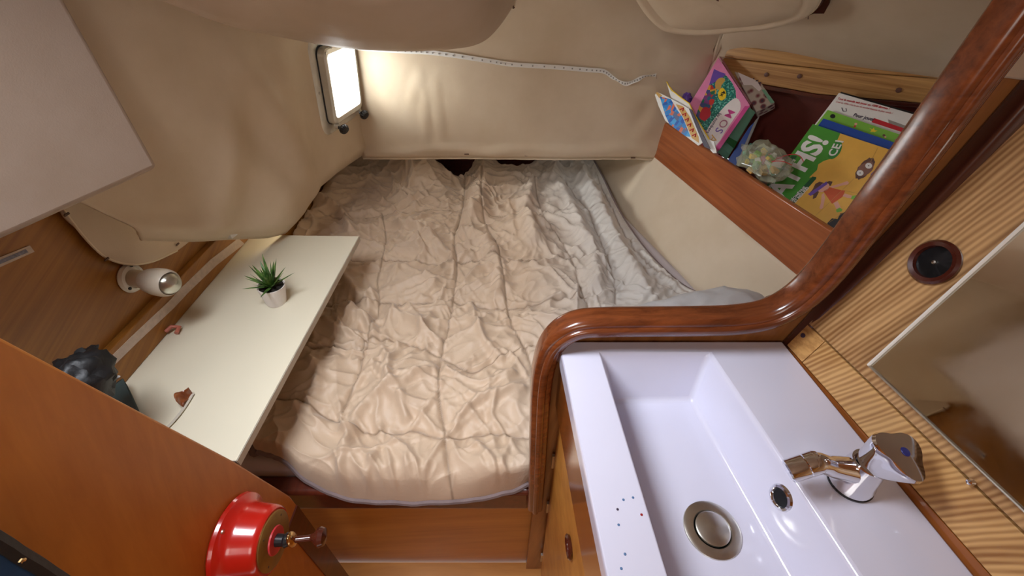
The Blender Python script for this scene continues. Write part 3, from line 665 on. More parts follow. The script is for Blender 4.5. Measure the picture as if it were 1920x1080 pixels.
# ---- reading lamp
lm = thing('reading_lamp', 'cream swivelling spot lamp on the brown side above the board', 'lamp')
lc = onx(243, 521, WX+.001)
MB().lathe([(0, 0), (.036, 0), (.038, .004), (.034, .011), (.027, .013), (.026, .010), (0, .010)], lc, (1, 0, 0), 32).build('base', M['white'], lm)
ld = V(.96, -.22, .02).normalized()
MB().lathe([(0, 0), (.022, .0), (.023, .03), (.023, .045)], lc+V(.006, 0, 0), ld, 28).build('arm', M['creamp'], lm)
MB().lathe([(0, .042), (.024, .042), (.030, .055), (.035, .078), (.0355, .098), (.033, .112), (.029, .118), (.027, .112), (0, .105)], lc+V(.006, 0, 0), ld, 32).build('head', M['creamp'], lm)
MB().lathe([(.026, 0), (.0255, .006), (.021, .014), (.012, .020), (0, .022)], lc+V(.006, 0, 0)+ld*.110, ld, 28).build('bulb', M['steel'], lm)
MB().lathe([(.027, .0), (.0265, .008), (.022, .017), (.012, .024), (0, .026)], lc+V(.006, 0, 0)+ld*.111, ld, 28).build('lens', M['glass'], lm)
for dy, dz in ((.012, .030), (-.028, -.012)): MB().lathe([(.004, 0), (.004, .003), (0, .004)], lc+V(.012, dy, dz), (1, 0, 0), 8).build('screw', M['black'], lm)
# ---- dark bag between door and board
def blob(c, r, amp, seed, nu=26, nv=16, pw=1):
    c = Vector(c)
    def fn(s, t):
        th = 2*math.pi*s; ph = math.pi*(t-.5); d = V(math.cos(th)*math.cos(ph), math.sin(th)*math.cos(ph), math.sin(ph))
        k = 1+amp*nz(d.x*2.2+seed, d.y*2.2, d.z*2.2)+amp*.5*nz(d.x*5+seed, d.y*5, d.z*5)
        return c+V(d.x*r[0], d.y*r[1], d.z*r[2])*k
    return MB().grid(fn, nu, nv)
bgg = thing('cloth_bag', 'black and dark green crumpled bag lying at the near left end of the cream board', 'bag')
M['blackcloth'] = plain('black_nylon', (.008, .008, .009), .5, bmp=.4); M['greencloth'] = plain('dark_green_nylon', srgb(62, 76, 74), .4, bmp=.3)
bc = onx(150, 715, -.80); blob(bc, (.045, .058, .045), .4, 3).build('body', M['blackcloth'], bgg, ang=180)
bc = onx(160, 676, -.83); blob(bc, (.028, .028, .014), .6, 8).build('flap', M['blackcloth'], bgg, ang=30)
tip = onz(232, 705, DZ+.05)
mb = MB(); base = [onz(u, v, DZ+.0) for u, v in ((190, 745), (215, 760), (262, 772), (270, 790), (200, 800), (150, 770))]
vs = [tip+V(-.012, 0, 0), tip+V(.008, .01, 0), tip+V(.0, -.02, .004)]
mb.add(base+[tip], [(i, (i+1) % 6, 6) for i in range(6)]+[(0, 1, 2, 3, 4, 5)]); mb.build('corner', M['greencloth'], bgg, bevel=.004)
mb = MB().tube([tip+V(-.006, -.004, .004), base[0].lerp(tip, .35)+V(0, 0, .012), base[0]+V(0, 0, .008)], .003, 6); mb.build('piping', M['linen'], bgg)
# ---- blue thing hanging in the lower left corner
jk = thing('blue_bag', 'blue fabric bag with a dark edge in the lower left corner', 'bag')
M['bluecloth'] = plain('blue_fabric', srgb(14, 66, 110), .7, bmp=.4)
e0, e1 = onx(-60, 985, DX+.03), onx(140, 1110, DX+.03)
jd = (e1-e0); inn = V(0, -.12, -.10)
MB().prism([e0, e0.lerp(e1, .35)+V(0, .002, -.001), e1, e1+inn, e0+inn], (-.026, 0, 0)).build('body', M['bluecloth'], jk, bevel=.006, seg=3)
MB().tube([e0.lerp(e1, k/12)+V(-.006, .001*nz(k*2.1, 0)+.002, .002*nz(k*1.7, 4)) for k in range(13)], .010, 8).build('edging', M['blackcloth'], jk)
MB().tube([onx(36, 1056, DX+.045), onx(40, 1051, DX+.045), onx(45, 1050, DX+.044)], .0022, 8).build('clasp', M['brasshi'], jk)
# ================================================================== RED ENAMEL COFFEE-MILL LIKE DEVICE ON THE DOOR
rm = thing('coffee_mill', 'round red enamelled wall mill with a brass face fixed to the orange door', 'mill')
rc = V(DX+.001, .325, -.912)
MB().lathe([(0, 0), (.084, 0), (.087, .004), (.085, .010), (.073, .018), (.068, .030), (.064, .062), (.0615, .070), (.058, .073), (0, .070)], rc, (1, 0, 0), 48).build('body', M['red'], rm)
MB().lathe([(0, 0), (.054, 0), (.0545, .003), (.052, .004), (0, .0045)], rc+V(.072, 0, 0), (1, 0, 0), 40).build('face_plate', M['brass'], rm)
MB().lathe([(0, 0), (.027, 0), (.026, .003), (0, .0035)], rc+V(.0768, 0, 0), (1, 0, 0), 32).build('centre_disc', M['pinkred'], rm)
MB().lathe([(0, 0), (.012, 0), (.011, .014), (.014, .018), (.010, .026), (0, .026)], rc+V(.080, 0, 0), (1, 0, 0), 20).build('hub', M['black'], rm)
blob(rc+V(.110, 0, .003), (.007, .013, .022), 0.0, 1).build('wing_nut', M['brasshi'], rm, ang=180)
MB().tube([rc+V(.108, 0, 0), rc+V(.148, .006, -.004)], .006, 12).build('spindle', M['brownwood'], rm)
MB().lathe([(0, 0), (.007, 0), (.009, .006), (.017, .012), (.019, .018), (.016, .026), (0, .030)], rc+V(.143, .006, -.004), (1, .05, 0), 24).build('knob', M['brownwood'], rm)
for a in (60, 180, 300):
    ar = math.radians(a+40); MB().lathe([(.0045, 0), (.004, .003), (0, .004)], rc+V(.013, .077*math.cos(ar), .077*math.sin(ar)), (1, 0, 0), 10).build('screw', M['steel'], rm)
for a in range(0, 360, 90):
    ar = math.radians(a+20); MB().lathe([(.003, 0), (.002, .001), (0, .0015)], rc+V(.0755, .044*math.cos(ar), .044*math.sin(ar)), (1, 0, 0), 8).build('rivet', M['staple'], rm)
# maker's plate on the rim, toward the lens
ang = math.radians(-118); rn = V(0, math.cos(ang), math.sin(ang)); tn = V(0, -math.sin(ang), math.cos(ang)); pc_ = rc+V(.052, 0, 0)+rn*.0660
Rm = Matrix((V(1, 0, 0), tn, rn)).transposed()
MB().box(pc_, (.022, .036, .002), Rm).build('maker_plate', M['black'], rm, bevel=.0008)
text('ORL', pc_-tn*.015+V(.006, 0, 0)+rn*.0012, tn, V(-1, 0, 0), .015, M['light_print'], rm)
# ================================================================== PORT (window_1)
wn1 = sroot('window_1', 'opening port with metal frame and dark knobs')
def P2p(y, z, off): # point on liner plane, off towards the cabin
    n = V(1, -.192, -.10).normalized(); return V(P2x(y, z), y, z)+n*off
def rr(y0, y1, z0, z1, r, off, n=6):
    o = []
    for cy, cz, a0 in ((y1-r, z1-r, 0), (y0+r, z1-r, 90), (y0+r, z0+r, 180), (y1-r, z0+r, 270)):
        for k in range(n+1):
            a = math.radians(a0+90*k/n); o.append(P2p(cy+r*math.cos(a), cz+r*math.sin(a), off))
    return o
def frame(outer, inner, mb=None, mi=0):
    mb = mb or MB(); 
    return mb
def ring(loops):
    mb = MB(); n = len(loops[0]); vs = [p for l in loops for p in l]; k = len(loops)
    fs = [(i*n+j, i*n+(j+1) % n, ((i+1) % k)*n+(j+1) % n, ((i+1) % k)*n+j) for i in range(k) for j in range(n)]
    return mb.add(vs, fs)
ring([rr(WY0, WY1, WZ0, WZ1, .05, .002), rr(WY0, WY1, WZ0, WZ1, .05, .010), rr(WY0+.004, WY1-.004, WZ0+.004, WZ1-.004, .048, .013), rr(WY0+.037, WY1-.028, WZ0+.038, WZ1-.035, .03, .013), rr(WY0+.037, WY1-.028, WZ0+.038, WZ1-.035, .03, -.03)]).build('flange', M['alu'], wn1)
ring([rr(WY0+.037, WY1-.026, WZ0+.036, WZ1-.036, .03, .004), rr(WY0+.037, WY1-.026, WZ0+.036, WZ1-.036, .03, .016), rr(WY0+.041, WY1-.03, WZ0+.04, WZ1-.04, .03, .016), rr(WY0+.041, WY1-.03, WZ0+.04, WZ1-.04, .03, .004)]).build('gasket', M['rubber'], wn1)
ring([rr(WY0+.040, WY1-.022, WZ0+.038, WZ1-.040, .028, .013), rr(WY0+.042, WY1-.020, WZ0+.040, WZ1-.042, .026, .040), rr(WY0+.046, WY1-.024, WZ0+.044, WZ1-.046, .024, .043), rr(WY0+.060, WY1-.036, WZ0+.062, WZ1-.062, .016, .043), rr(WY0+.064, WY1-.040, WZ0+.066, WZ1-.066, .014, .012)]).build('sash', M['alu'], wn1)
MB().prism(rr(WY0+.058, WY1-.034, WZ0+.060, WZ1-.060, .016, .030), V(.006, 0, 0)).build('pane', M['acrylic'], wn1)
for y in (WY0+.075, WY1-.045):
    c = P2p(y, WZ0+.030, .035); bb = MB()
    MB().lathe([(0, 0), (.013, 0), (.013, .018), (0, .018)], c-V(.012, 0, 0), (1, 0, -.1), 20).build('boss', M['alu'], wn1)
    MB().lathe([(0, 0), (.006, 0), (.006, .004), (0, .004)], c+V(.010, -.03, .002), (1, 0, -.1), 14).build('screw', M['black'], wn1)
    k = wn1; kd = V(.75, -.45, -.45).normalized(); kc = c+V(.008, .012, -.012)
    MB().lathe([(0, 0), (.008, 0), (.008, .014)], kc-kd*.008, kd, 14).build('stud', M['alu'], wn1)
    MB().lathe([(0, 0), (.014, .0), (.019, .006), (.020, .014), (.016, .022), (0, .024)], kc, kd, 40, lobe=lambda th, h: .05*math.cos(14*th)).build('knob', M['black'], wn1)
MB().tube([P2p(WY0+.040, WZ1-.018, .018), P2p(WY0+.085, WZ1-.022, .022)], .009, 12).build('hinge', M['alu'], wn1)
MB().tube([P2p(WY0+.085, WZ1-.012, .020), P2p(WY0+.095, WZ1-.045, .046)], .0035, 6).build('hinge_pin', M['white'], wn1)
MB().box(P2p((WY0+WY1)/2+.02, WZ1-.016, .020), (.012, .20, .008)).build('hinge_bar', M['alu'], wn1)
for y, z in ((WY0+.018, -.46), (WY0+.055, WZ1-.055), (WY1-.03, WZ1-.05)): MB().lathe([(.005, 0), (.0045, .002), (0, .0025)], P2p(y, z, .013 if y < WY0+.03 else .043), (1, -.19, -.1), 10).build('screw', M['steel'], wn1)
# ================================================================== LED strip on the back wall
def onback(u, v, off=.006):
    r = ray(u, v); lo, hi = 1.2, 2.4   # march to the liner surface (y as a function of x and z)
    z = None; y = 2.0
    for _ in range(6):
        p = r*(y/r.y); k = max(0, p.z+.36); y = 2.0-(.08*(p.z+.84)+.25*k+.9*k*k)-.012*nz(p.x*2.3+5, p.z*2.3, 4.0)-off
    return r*(y/r.y)
lsx = [(660, 88), (700, 92), (760, 96), (800, 98), (850, 104), (920, 115), (960, 121), (1040, 126), (1100, 131), (1132, 134), (1150, 146), (1172, 157), (1190, 152), (1210, 143), (1230, 141)]
lpth = smooth([onback(u, v, .020) for u, v in lsx], 8)
led = thing('led_strip', 'thin white adhesive light strip running across the cream back wall', 'light strip')
mb = MB(); vs = []
for i, p in enumerate(lpth):
    tw = sstep(.66, .75, i/len(lpth))*1.0; hw = .0085
    up = V(0, 0, 1)*math.cos(tw*2.0*math.sin(i*.25)*.5)+V(0, -1, 0)*math.sin(tw*2.0*math.sin(i*.25)*.5); vs += [p+up*hw, p-up*hw, p-up*hw+V(0, .0015, 0), p+up*hw+V(0, .0015, 0)]
n = len(lpth); mb.add(vs, [(i*4+j, i*4+(j+1) % 4, i*4+4+(j+1) % 4, i*4+4+j) for i in range(n-1) for j in range(4)]+[(3, 2, 1, 0), (n*4-4, n*4-3, n*4-2, n*4-1)])
mb.build('tape_backing', M['paper'], led)
mb = MB()
for i in range(1, n-1, 1):
    if i % 2 == 0: mb.box(lpth[i]+V(0, -.001, 0), (.0055, .002, .0055))
oo = mb.build('diodes', M['grey_card'], led); oo['kind'] = 'stuff'
MB().tube([lpth[-1]+V(0, -.002, 0), ony(1232, 158, 1.975), ony(1234, 180, 1.97)], .0018, 6).build('wire', M['tape'], led)
# ================================================================== oval lining cover, upper right
oc = thing('hatch_cover', 'puffy oval cream vinyl cover with frayed edge, hanging at the upper right', 'cover')
hn = V(.30, .62, .72).normalized()   # away from the lens, upward
hp = onp(1400, 52, (1, 0, 0), .76); hd = hn.dot(hp)
ov = smooth([onp(u, v, hn, hd) for u, v in ((1150, -90), (1195, 0), (1232, 44), (1262, 56), (1320, 60), (1390, 54), (1450, 48), (1505, 32), (1530, 14), (1538, -20), (1510, -100), (1440, -190), (1250, -190), (1170, -140))], 6, True)
cen = sum(ov, V(0, 0, 0))/len(ov)
mb = MB(); loops = []
for sc_, off in ((1.0, .012), (1.0, .0), (.985, -.010), (.95, -.018), (.88, -.020), (.84, -.014), (.80, -.020), (.6, -.034), (.3, -.04), (.05, -.041)):
    loops.append([cen+(p-cen)*sc_+hn*(off+.004*nz(p.x*9, p.y*9, sc_*5)) for p in ov])
n = len(ov); vs = [p for l in loops for p in l]; mb.add(vs, [(i*n+j, i*n+(j+1) % n, (i+1)*n+(j+1) % n, (i+1)*n+j) for i in range(len(loops)-1) for j in range(n)]+[tuple(range(n))[::-1], tuple(range((len(loops)-1)*n, len(loops)*n))])
mb.build('pad', M['vinyl'], oc, ang=70)
MB().tube([cen+(p-cen)*1.005+hn*.002 for p in ov+[ov[0]]], .0035, 6, cap=False).build('piping', M['vinyl'], oc)
rim = [cen+(p-cen)*1.02+hn*.018 for p in ov]
sd = [i for i, p in enumerate(ov)]
MB().tube([p for p in rim+[rim[0]]], .009, 8, cap=False).build('recess_rim', M['darkwood'], oc)
MB().prism([onp(u, v, hn, hd+.012) for u, v in ((1538, -30), (1560, -20), (1556, 6), (1545, 26), (1526, 26), (1515, 30), (1532, 12))], hn*.01).build('torn_edge', M['brownwood'], oc, bevel=.001)
for k, (u, v) in enumerate(((1212, 22), (1304, 57), (1415, 52), (1483, 38), (1510, 33))):
    c = onp(u, v, hn, hd-.008); MB().tube([c, c+V(.006*(-1)**k, 0, .006), c+V(.010*(-1)**k, 0, -.004)], .0012, 5).build('staple', M['staple'], oc)
MB().tube([onp(1340, -3, hn, hd-.040), onp(1352, 4, hn, hd-.040), onp(1362, 6, hn, hd-.038)], .002, 5).build('slit', M['brownwood'], oc)
# ================================================================== BOOKSHELF in the hull side
bs = thing('bookshelf', 'mahogany and oak shelf bin built into the side right of the bed', 'shelf')
fa0, fa1 = V(.682, 2.0, 0), V(1.03, .56, 0)
fdir = (fa1-fa0).normalized(); fn_ = V(-fdir.y, fdir.x, 0)*1
if fn_.x < 0: fn_ = -fn_
MB().prism([V(.682, 2.0, -.835), V(.686+.004, 2.0, -.665), V(1.025+.012, .56, -.655), V(1.005, .56, -.825)], fn_*.020).build('front_board', M['fiddle'], bs, bevel=.005, seg=3)
sf = [V(.70, 1.99, -.80), V(1.03, .57, -.80), V(2.15, .57, -.80), V(.90, 1.99, -.80)]
MB().prism(sf, (0, 0, -.015)).build('shelf_floor', M['darkwood'], bs)
R0, R1 = V(.845, 1.99, 0), V(2.15, .56, 0); rd = (R1-R0).normalized(); rnm = V(-rd.y, rd.x, 0)
if rnm.x < 0: rnm = -rnm
def rail(z0a, z0b, z1a, z1b, off, th, mat, nm, s0=0.):
    a_ = R0+rnm*off+rd*s0; b_ = R1+rnm*off
    return MB().prism([a_+V(0, 0, z0a), b_+V(0, 0, z0b), b_+V(0, 0, z1b), a_+V(.0, 0, z1a)], rnm*th).build(nm, mat, bs, bevel=.003, seg=2)
RP = R0-rnm*.016
def onr(u, v): return onp(u, v, rnm, rnm.dot(RP))
tope = [(1322, 120), (1334, 97), (1347, 87), (1433, 93), (1569, 105), (1787, 122), (2000, 139)]; mid = [(1316, 128), (1336, 105), (1476, 122), (1608, 136), (1775, 148), (2000, 164)]; lowe = [(1306, 176), (1429, 158), (1476, 166), (1530, 176), (1736, 194), (2000, 217)]
MB().prism([onr(u, v) for u, v in tope[:3]+[(1390, 88)]+tope[3:]]+[onr(u, v) for u, v in mid[1:][::-1]], rnm*.02).build('plank', M['oak'], bs, bevel=.003)
MB().prism([onr(u, v+1) for u, v in mid[1:]]+[onr(u, v) for u, v in lowe[::-1]], rnm*.02).build('plank', M['oak'], bs, bevel=.003)
MB().prism([onr(u, v+1) for u, v in lowe]+[onr(u, v+9) for u, v in lowe[::-1]], rnm*.02).build('moulding', M['darkwood'], bs, bevel=.002)
MB().prism([R0+rnm*.045+V(0, 0, -.80), R1+rnm*.045+V(0, 0, -.80), R1+rnm*.045+V(0, 0, -.34), R0+rnm*.045+V(0, 0, -.40)], rnm*.01).build('back_panel', plain('dark_red_stained_panel', srgb(92, 34, 24), .4), bs)
MB().prism([V(.70, 1.985, -.79), V(.9, 1.985, -.79), V(.9, 1.985, -.52), V(.84, 1.985, -.52)], (0, .01, 0)).build('end_panel', M['vinyl'], bs)
for u, v in ((1499, 143), (1685, 169), (1437, 140)):
    nn = rnm
    p_ = onp(u, v, nn, nn.dot(RP-rnm*.002)); MB().lathe([(.008, 0), (.0075, .003), (0, .004)], p_, -rnm, 14).build('screw_plug', M['brown_print'], bs)
# ---- books leaning at the near end
e1 = V(.45, -.89, 0).normalized(); hn2 = V(.89, .45, 0).normalized(); tl = math.radians(61)
e2 = hn2*math.cos(tl)+V(0, 0, math.sin(tl)); bn = e1.cross(e2).normalized()
if bn.z > 0: bn = -bn       # pointing away from the lens (down/back)
TL = ray(1530, 235)*1.47
d0_ = bn.dot(TL)
def onb(u, v, off=0): return onp(u, v, bn, d0_+off)
def book(name, label, cat, tl_px, off, W, H, th, cover, pages, rot=0, spine=None):
    o = thing(name, label, cat, 'books and games leaning in the near half of the shelf bin')
    c = onb(*tl_px, off); R = Matrix.Rotation(rot, 3, bn); a = R@e1; b = R@e2
    pts = [c, c+a*W, c+a*W-b*H, c-b*H]
    MB().prism(pts, bn*.0012).build('cover', cover, o, bevel=.0003)
    MB().prism([c+(-b+a)*.002+bn*.0014, c+a*(W-.002)-b*.002+bn*.0014, c+a*(W-.002)-b*(H-.001)+bn*.0014, c+a*.002-b*(H-.001)+bn*.0014], bn*(th-.0028)).build('pages', pages, o)
    MB().prism([p+bn*(th-.0012) for p in pts], bn*.0012).build('back_cover', cover, o, bevel=.0003)
    return o, c, a, b
HB = .30
mo, c0, a0, b0 = book('workbook', 'yellow and green maths workbook with two cartoon children, front of the leaning books', 'book', (1530, 235), 0, .36, HB, .010, M['yellow_print'], M['paper'])
k2 = lambda x, y: (1420+x/3.856, 150+y/3.856)
def onbk(x, y, lift): return onb(*k2(x, y), -lift)
def print_poly(pts, mat, lift, nm, par, smoothn=0):
    q = [onbk(x, y, lift) for x, y in pts]
    if smoothn: q = smooth(q, smoothn, True)
    return MB().prism(q, bn*.0001).build(nm, mat, par)
print_poly([(402, 318), (600, 385), (585, 420), (575, 440), (600, 448), (612, 470), (606, 505), (585, 540), (560, 565), (520, 572), (512, 575), (480, 585), (440, 610), (432, 650), (400, 680), (375, 705), (425, 700), (425, 712), (262, 890), (215, 940), (20, 830), (78, 765)], M['green_print'], .0003, 'green_panel', mo)
print_poly([(250, 545), (285, 548), (283, 560), (90, 775), (70, 800), (45, 785)], M['dark_green_print'], .0006, 'title_band', mo)
print_poly([(398, 698), (426, 702), (424, 716), (270, 888), (235, 930), (205, 905)], M['dark_green_print'], .0006, 'title_band', mo)
dgm = plain('badge_green', srgb(46, 132, 50), .4)
print_poly([(575, 442), (606, 450), (612, 480), (600, 520), (575, 552), (540, 572), (515, 562), (512, 540), (530, 500)], dgm, .0007, 'badge', mo, 3)
def cover_text(body, p0, p1, cap, mat, lift=.0010, bold=0, sx=1, nm='lettering'):
    a_ = onbk(*p0, 0); b_ = onbk(*p1, 0); xd = b_-a_
    return text(body, a_, xd, -a0, cap, mat, mo, nm, lift, bold, sx=sx)
cover_text('MATHS!', (93, 979), (560, 385), .094, M['paper'], .0012, .0034, .88)
cover_text("FICHIER DE L'ÉLÈVE", (95, 780), (285, 575), .0135, M['paper'], .0012, .0004, 1.0)
cover_text('CE1', (560, 556), (620, 452), .034, M['paper'], .0014, .0008)
cover_text('ESPACE ET GÉOMÉTRIE', (150, 985), (385, 745), .0125, M['paper'], .0012, .0004, .95)
cover_text('GRANDEURS ET MESURES', (168, 1005), (416, 738), .0125, M['paper'], .0012, .0004, .9)
# ball wall lines
for A_, B_ in (((870, 490), (820, 590)), ((700, 712), (470, 935)), ((470, 935), (400, 1000)), ((790, 800), (700, 905)), ((700, 905), (520, 1030)), ((640, 800), (760, 830))):
    p, q_ = onbk(*A_, .0004), onbk(*B_, .0004); MB().tube([p, q_], .0005, 5).build('drawn_line', M['ochre_print'], mo)
gl = thing  # girl figure as flat print parts
print_poly([(485, 745), (520, 730), (545, 735), (530, 765), (480, 775), (450, 800), (425, 850), (400, 862), (405, 830), (380, 835), (375, 820), (400, 790), (420, 750), (450, 735)], M['brown_print'], .0005, 'drawn_hair', mo)
print_poly([(470, 750), (505, 745), (522, 765), (505, 795), (470, 810), (440, 805), (440, 785)], M['skin_print'], .0007, 'drawn_face', mo, 3)
print_poly([(365, 825), (400, 800), (500, 733), (508, 752), (410, 822), (385, 838)], M['purple_print'], .0009, 'drawn_headband', mo)
print_poly([(478, 805), (520, 775), (600, 795), (635, 800), (615, 845), (540, 895)], M['orange_print'], .0007, 'drawn_dress', mo)
print_poly([(525, 770), (610, 745), (650, 730), (662, 742), (655, 755), (615, 762), (545, 782)], M['skin_print'], .0005, 'drawn_arm', mo)
print_poly([(480, 815), (490, 850), (475, 925), (460, 935), (448, 925), (460, 890), (465, 830)], M['skin_print'], .0005, 'drawn_arm', mo)
print_poly([(550, 890), (580, 875), (605, 925), (590, 940), (570, 930)], M['skin_print'], .0005, 'drawn_leg', mo)
print_poly([(615, 840), (632, 820), (690, 838), (690, 855), (650, 852)], M['skin_print'], .0005, 'drawn_leg', mo)
print_poly([(568, 938), (595, 922), (615, 935), (610, 950), (575, 958)], M['lime_print'], .0008, 'drawn_shoe', mo)
print_poly([(685, 838), (735, 830), (735, 842), (700, 865), (675, 860)], M['lime_print'], .0008, 'drawn_shoe', mo)
hair2 = []
for k in range(26):
    a = 2*math.pi*k/26; r = 1+.06*math.sin(k*2.6); hair2.append((778+88*r*math.cos(a)*.95, 640+80*r*math.sin(a)*1.0))
hair2 = [(778+(x-778)*.80-(y-640)*.28, 640+(y-640)*.90-(x-778)*.35) for x, y in hair2]
print_poly(hair2, M['brown_print'], .0005, 'drawn_hair', mo)
print_poly([(735, 625), (780, 600), (830, 590), (838, 640), (800, 680), (760, 695), (728, 680)], plain('drawn_brown_skin', srgb(134, 92, 76), .4), .0007, 'drawn_face', mo, 3)
for cx, cy in ((805, 620), (743, 672)):
    print_poly([(cx+25*math.cos(a), cy+21*math.sin(a)) for a in [k*math.pi/8 for k in range(16)]], M['paper'], .0009, 'drawn_eye', mo)
    print_poly([(cx+4*math.cos(a), cy+4*math.sin(a)) for a in [k*math.pi/4 for k in range(8)]], M['black_print'], .0011, 'drawn_pupil', mo)
print_poly([(820, 680), (850, 650), (905, 650), (890, 720), (810, 740)], M['purple_print'], .0005, 'drawn_shirt', mo)
print_poly([(505, 1035), (540, 1000), (580, 1005), (600, 965), (650, 950), (690, 925), (760, 930), (780, 1000), (640, 1080), (520, 1080)], M['black_print'], .0005, 'drawn_bush', mo)
b_o, c1, a1, b1_ = book('blue_folder', 'thick plain blue folder between the maths workbook and the green book', 'folder', (1544, 222), .013, .36, HB-.01, .014, M['blue_print'], M['blue_print'], .02)
g_o, c2, a2, b2 = book('green_book', 'green picture book with tiny figures, third of the leaning books', 'book', (1552, 206), .030, .36, HB, .010, M['lime_print'], M['paper'], .035)
# picture strip on the green book: small figures and red band
def onb2(x, y, off): return onb(*k2(x, y), off)
def pr2(pts, mat, off, nm, par): return MB().prism([onb2(x, y, off) for x, y in pts], bn*.0001).build(nm, mat, par)
for (x, y, r, m_) in ((545, 262, 20, 'black_print'), (712, 318, 11, 'skin_print'), (705, 335, 9, 'red_print'), (915, 400, 11, 'brown_print'), (1035, 412, 14, 'brown_print'), (925, 412, 8, 'skin_print')):
    pr2([(x+r*math.cos(a), y+r*math.sin(a)*.8) for a in [k*math.pi/5 for k in range(10)]], M[m_], .0297, 'drawn_figure', g_o)
pr2([(810, 345), (832, 358), (842, 343), (848, 362), (870, 366), (845, 378), (838, 374), (815, 376), (825, 362)], M['bright_yellow_print'], .0297, 'drawn_star', g_o)
pr2([(1000, 425), (1040, 420), (1035, 455), (990, 440)], M['mauve_print'], .0297, 'drawn_shape', g_o)
w_o, c3, a3, b3 = book('game_box', 'white board game box with red French text, behind the green book', 'game', (1573, 174), .046, .36, HB, .024, M['paper'], M['black_print'], .02)
pa, pb_ = onb2(578, 140, .046), onb2(985, 222, .046)
xd = (pb_-pa).normalized()
text('Tout le monde sait jouer au 1000 Bornes !', pa, xd, b3, (pb_-pa).length/18.6, M['red_print'], w_o, lift=.0008, bold=.0002)
pa, pb_ = onb2(566, 162, .046), onb2(1010, 254, .046)
text("Créé en 1954, c'est le jeu de société français le plus vendu !", pa, (pb_-pa), b3, (pb_-pa).length/26, M['red_print'], w_o, lift=.0008)
pa, pb_ = onb2(690, 262, .046), onb2(850, 300, .046)
text('Pour jouer', pa, (pb_-pa), b3, (pb_-pa).length/4.6, M['ink_print'], w_o, lift=.0008, bold=.0004)
pr2([(835, 282), (845, 275), (1085, 358), (1080, 385), (1070, 385), (825, 305)], M['red_print'], .0453, 'printed_band', w_o)
pr2([(945, 285), (1100, 340), (1095, 362), (950, 312)], M['grey_card'], .0455, 'grey_patch', w_o)  # plain grey patch on the white cover
MB().tube([onb2(610, 200, .0452), onb2(620, 225, .0452), onb2(645, 225, .0452), onb2(640, 205, .0452)], .0012, 5).build('drawn_horns', M['ink_print'], w_o)
kb, c4, a4, b4 = book('black_box', 'black flat box standing last behind the white game box', 'box', (1577, 172), .074, .36, HB, .010, M['black_print'], M['black_print'], .02)
# ---- left group: pink game box, patterned box, blue book, magazines, clear bag
k1 = lambda x, y: (1200+x/4.32, 90+y/4.32)
# pink box: front face plane
A3 = ray(*k1(635, 75))*1.72
pe1 = None
# choose a face plane: top corner A3, right corner B3, left corner C3
B3 = ray(*k1(890, 462))*1.66; C3 = ray(*k1(410, 470))*1.78
pn3 = (B3-A3).cross(C3-A3).normalized()
if pn3.dot(A3) < 0: pn3 = -pn3
pd = pn3.dot(A3)
def on3(x, y, off=0): return onp(*k1(x, y), pn3, pd+off)
pk = thing('pink_game_box', 'pink craft box with a white banner reading MOSA, at the far end of the bin', 'box')
face = [on3(635, 75), on3(890, 462), on3(600, 870), on3(300, 620)]
MB().prism(face, pn3*.045).build('carton', M['pink_print'], pk, bevel=.001)
def pr3(pts, mat, lift, nm, n=0):
    q_ = [on3(x, y, -lift) for x, y in pts]
    if n: q_ = smooth(q_, n, True)
    return MB().prism(q_, pn3*.0001).build(nm, mat, pk)
pr3([(610, 175), (650, 200), (700, 225), (745, 280), (775, 345), (778, 405), (740, 440), (640, 545), (540, 670), (480, 640), (440, 600), (470, 500), (520, 400), (570, 290)], M['mosaic'], .0004, 'picture')
pr3([(600, 170), (640, 190), (695, 210), (670, 240), (600, 280), (560, 300), (580, 230)], M['purple_print'], .0006, 'picture_corner')
pr3([(560, 300), (610, 300), (620, 350), (600, 440), (560, 520), (570, 560), (500, 610), (445, 570), (480, 470), (520, 390)], M['flowers'], .0008, 'picture_figures')
pr3([(640, 245), (670, 240), (690, 262), (660, 300), (650, 340), (612, 325), (612, 275)], M['ochre_print'], .0009, 'drawn_figure', 2)
pr3([(505, 490), (545, 480), (575, 520), (560, 560), (520, 590), (480, 560)], M['red_print'], .0010, 'drawn_flower', 2)
pr3([(780, 405), (812, 440), (812, 500), (770, 560), (690, 680), (610, 795), (545, 730), (540, 670), (590, 590), (660, 500), (730, 430)], M['light_print'], .0009, 'banner', 2)
pr3([(850, 470), (890, 470), (640, 830), (610, 812)], M['magenta_print'], .0009, 'side_stripe')
pr3([(665, 322), (692, 345), (698, 385), (685, 412), (655, 425), (635, 400), (635, 355)], M['bright_yellow_print'], .0011, 'badge', 3)
def t3(body, p0, p1, size, mat, bold=0, ud=None):
    a_, b_ = on3(*p0), on3(*p1); u_ = on3(p0[0]+83, p0[1]+55)-a_
    return text(body, a_, b_-a_, u_, size, mat, pk, lift=.0016, bold=bold)
for ch, x, y, m_ in (('M', 722, 492, 'magenta_print'), ('O', 672, 570, 'mauve_print'), ('S', 628, 640, 'purple_print'), ('A', 585, 700, 'ochre_print')):
    t3(ch, (x, y), (x-55, y+83), .042, M[m_], .0002)
t3('by numbers', (640, 525), (560, 650), .018, M['ink_print'], .0003)
t3('x4'[::-1], (670, 345), (640, 400), .022, M['black_print'], .0006)
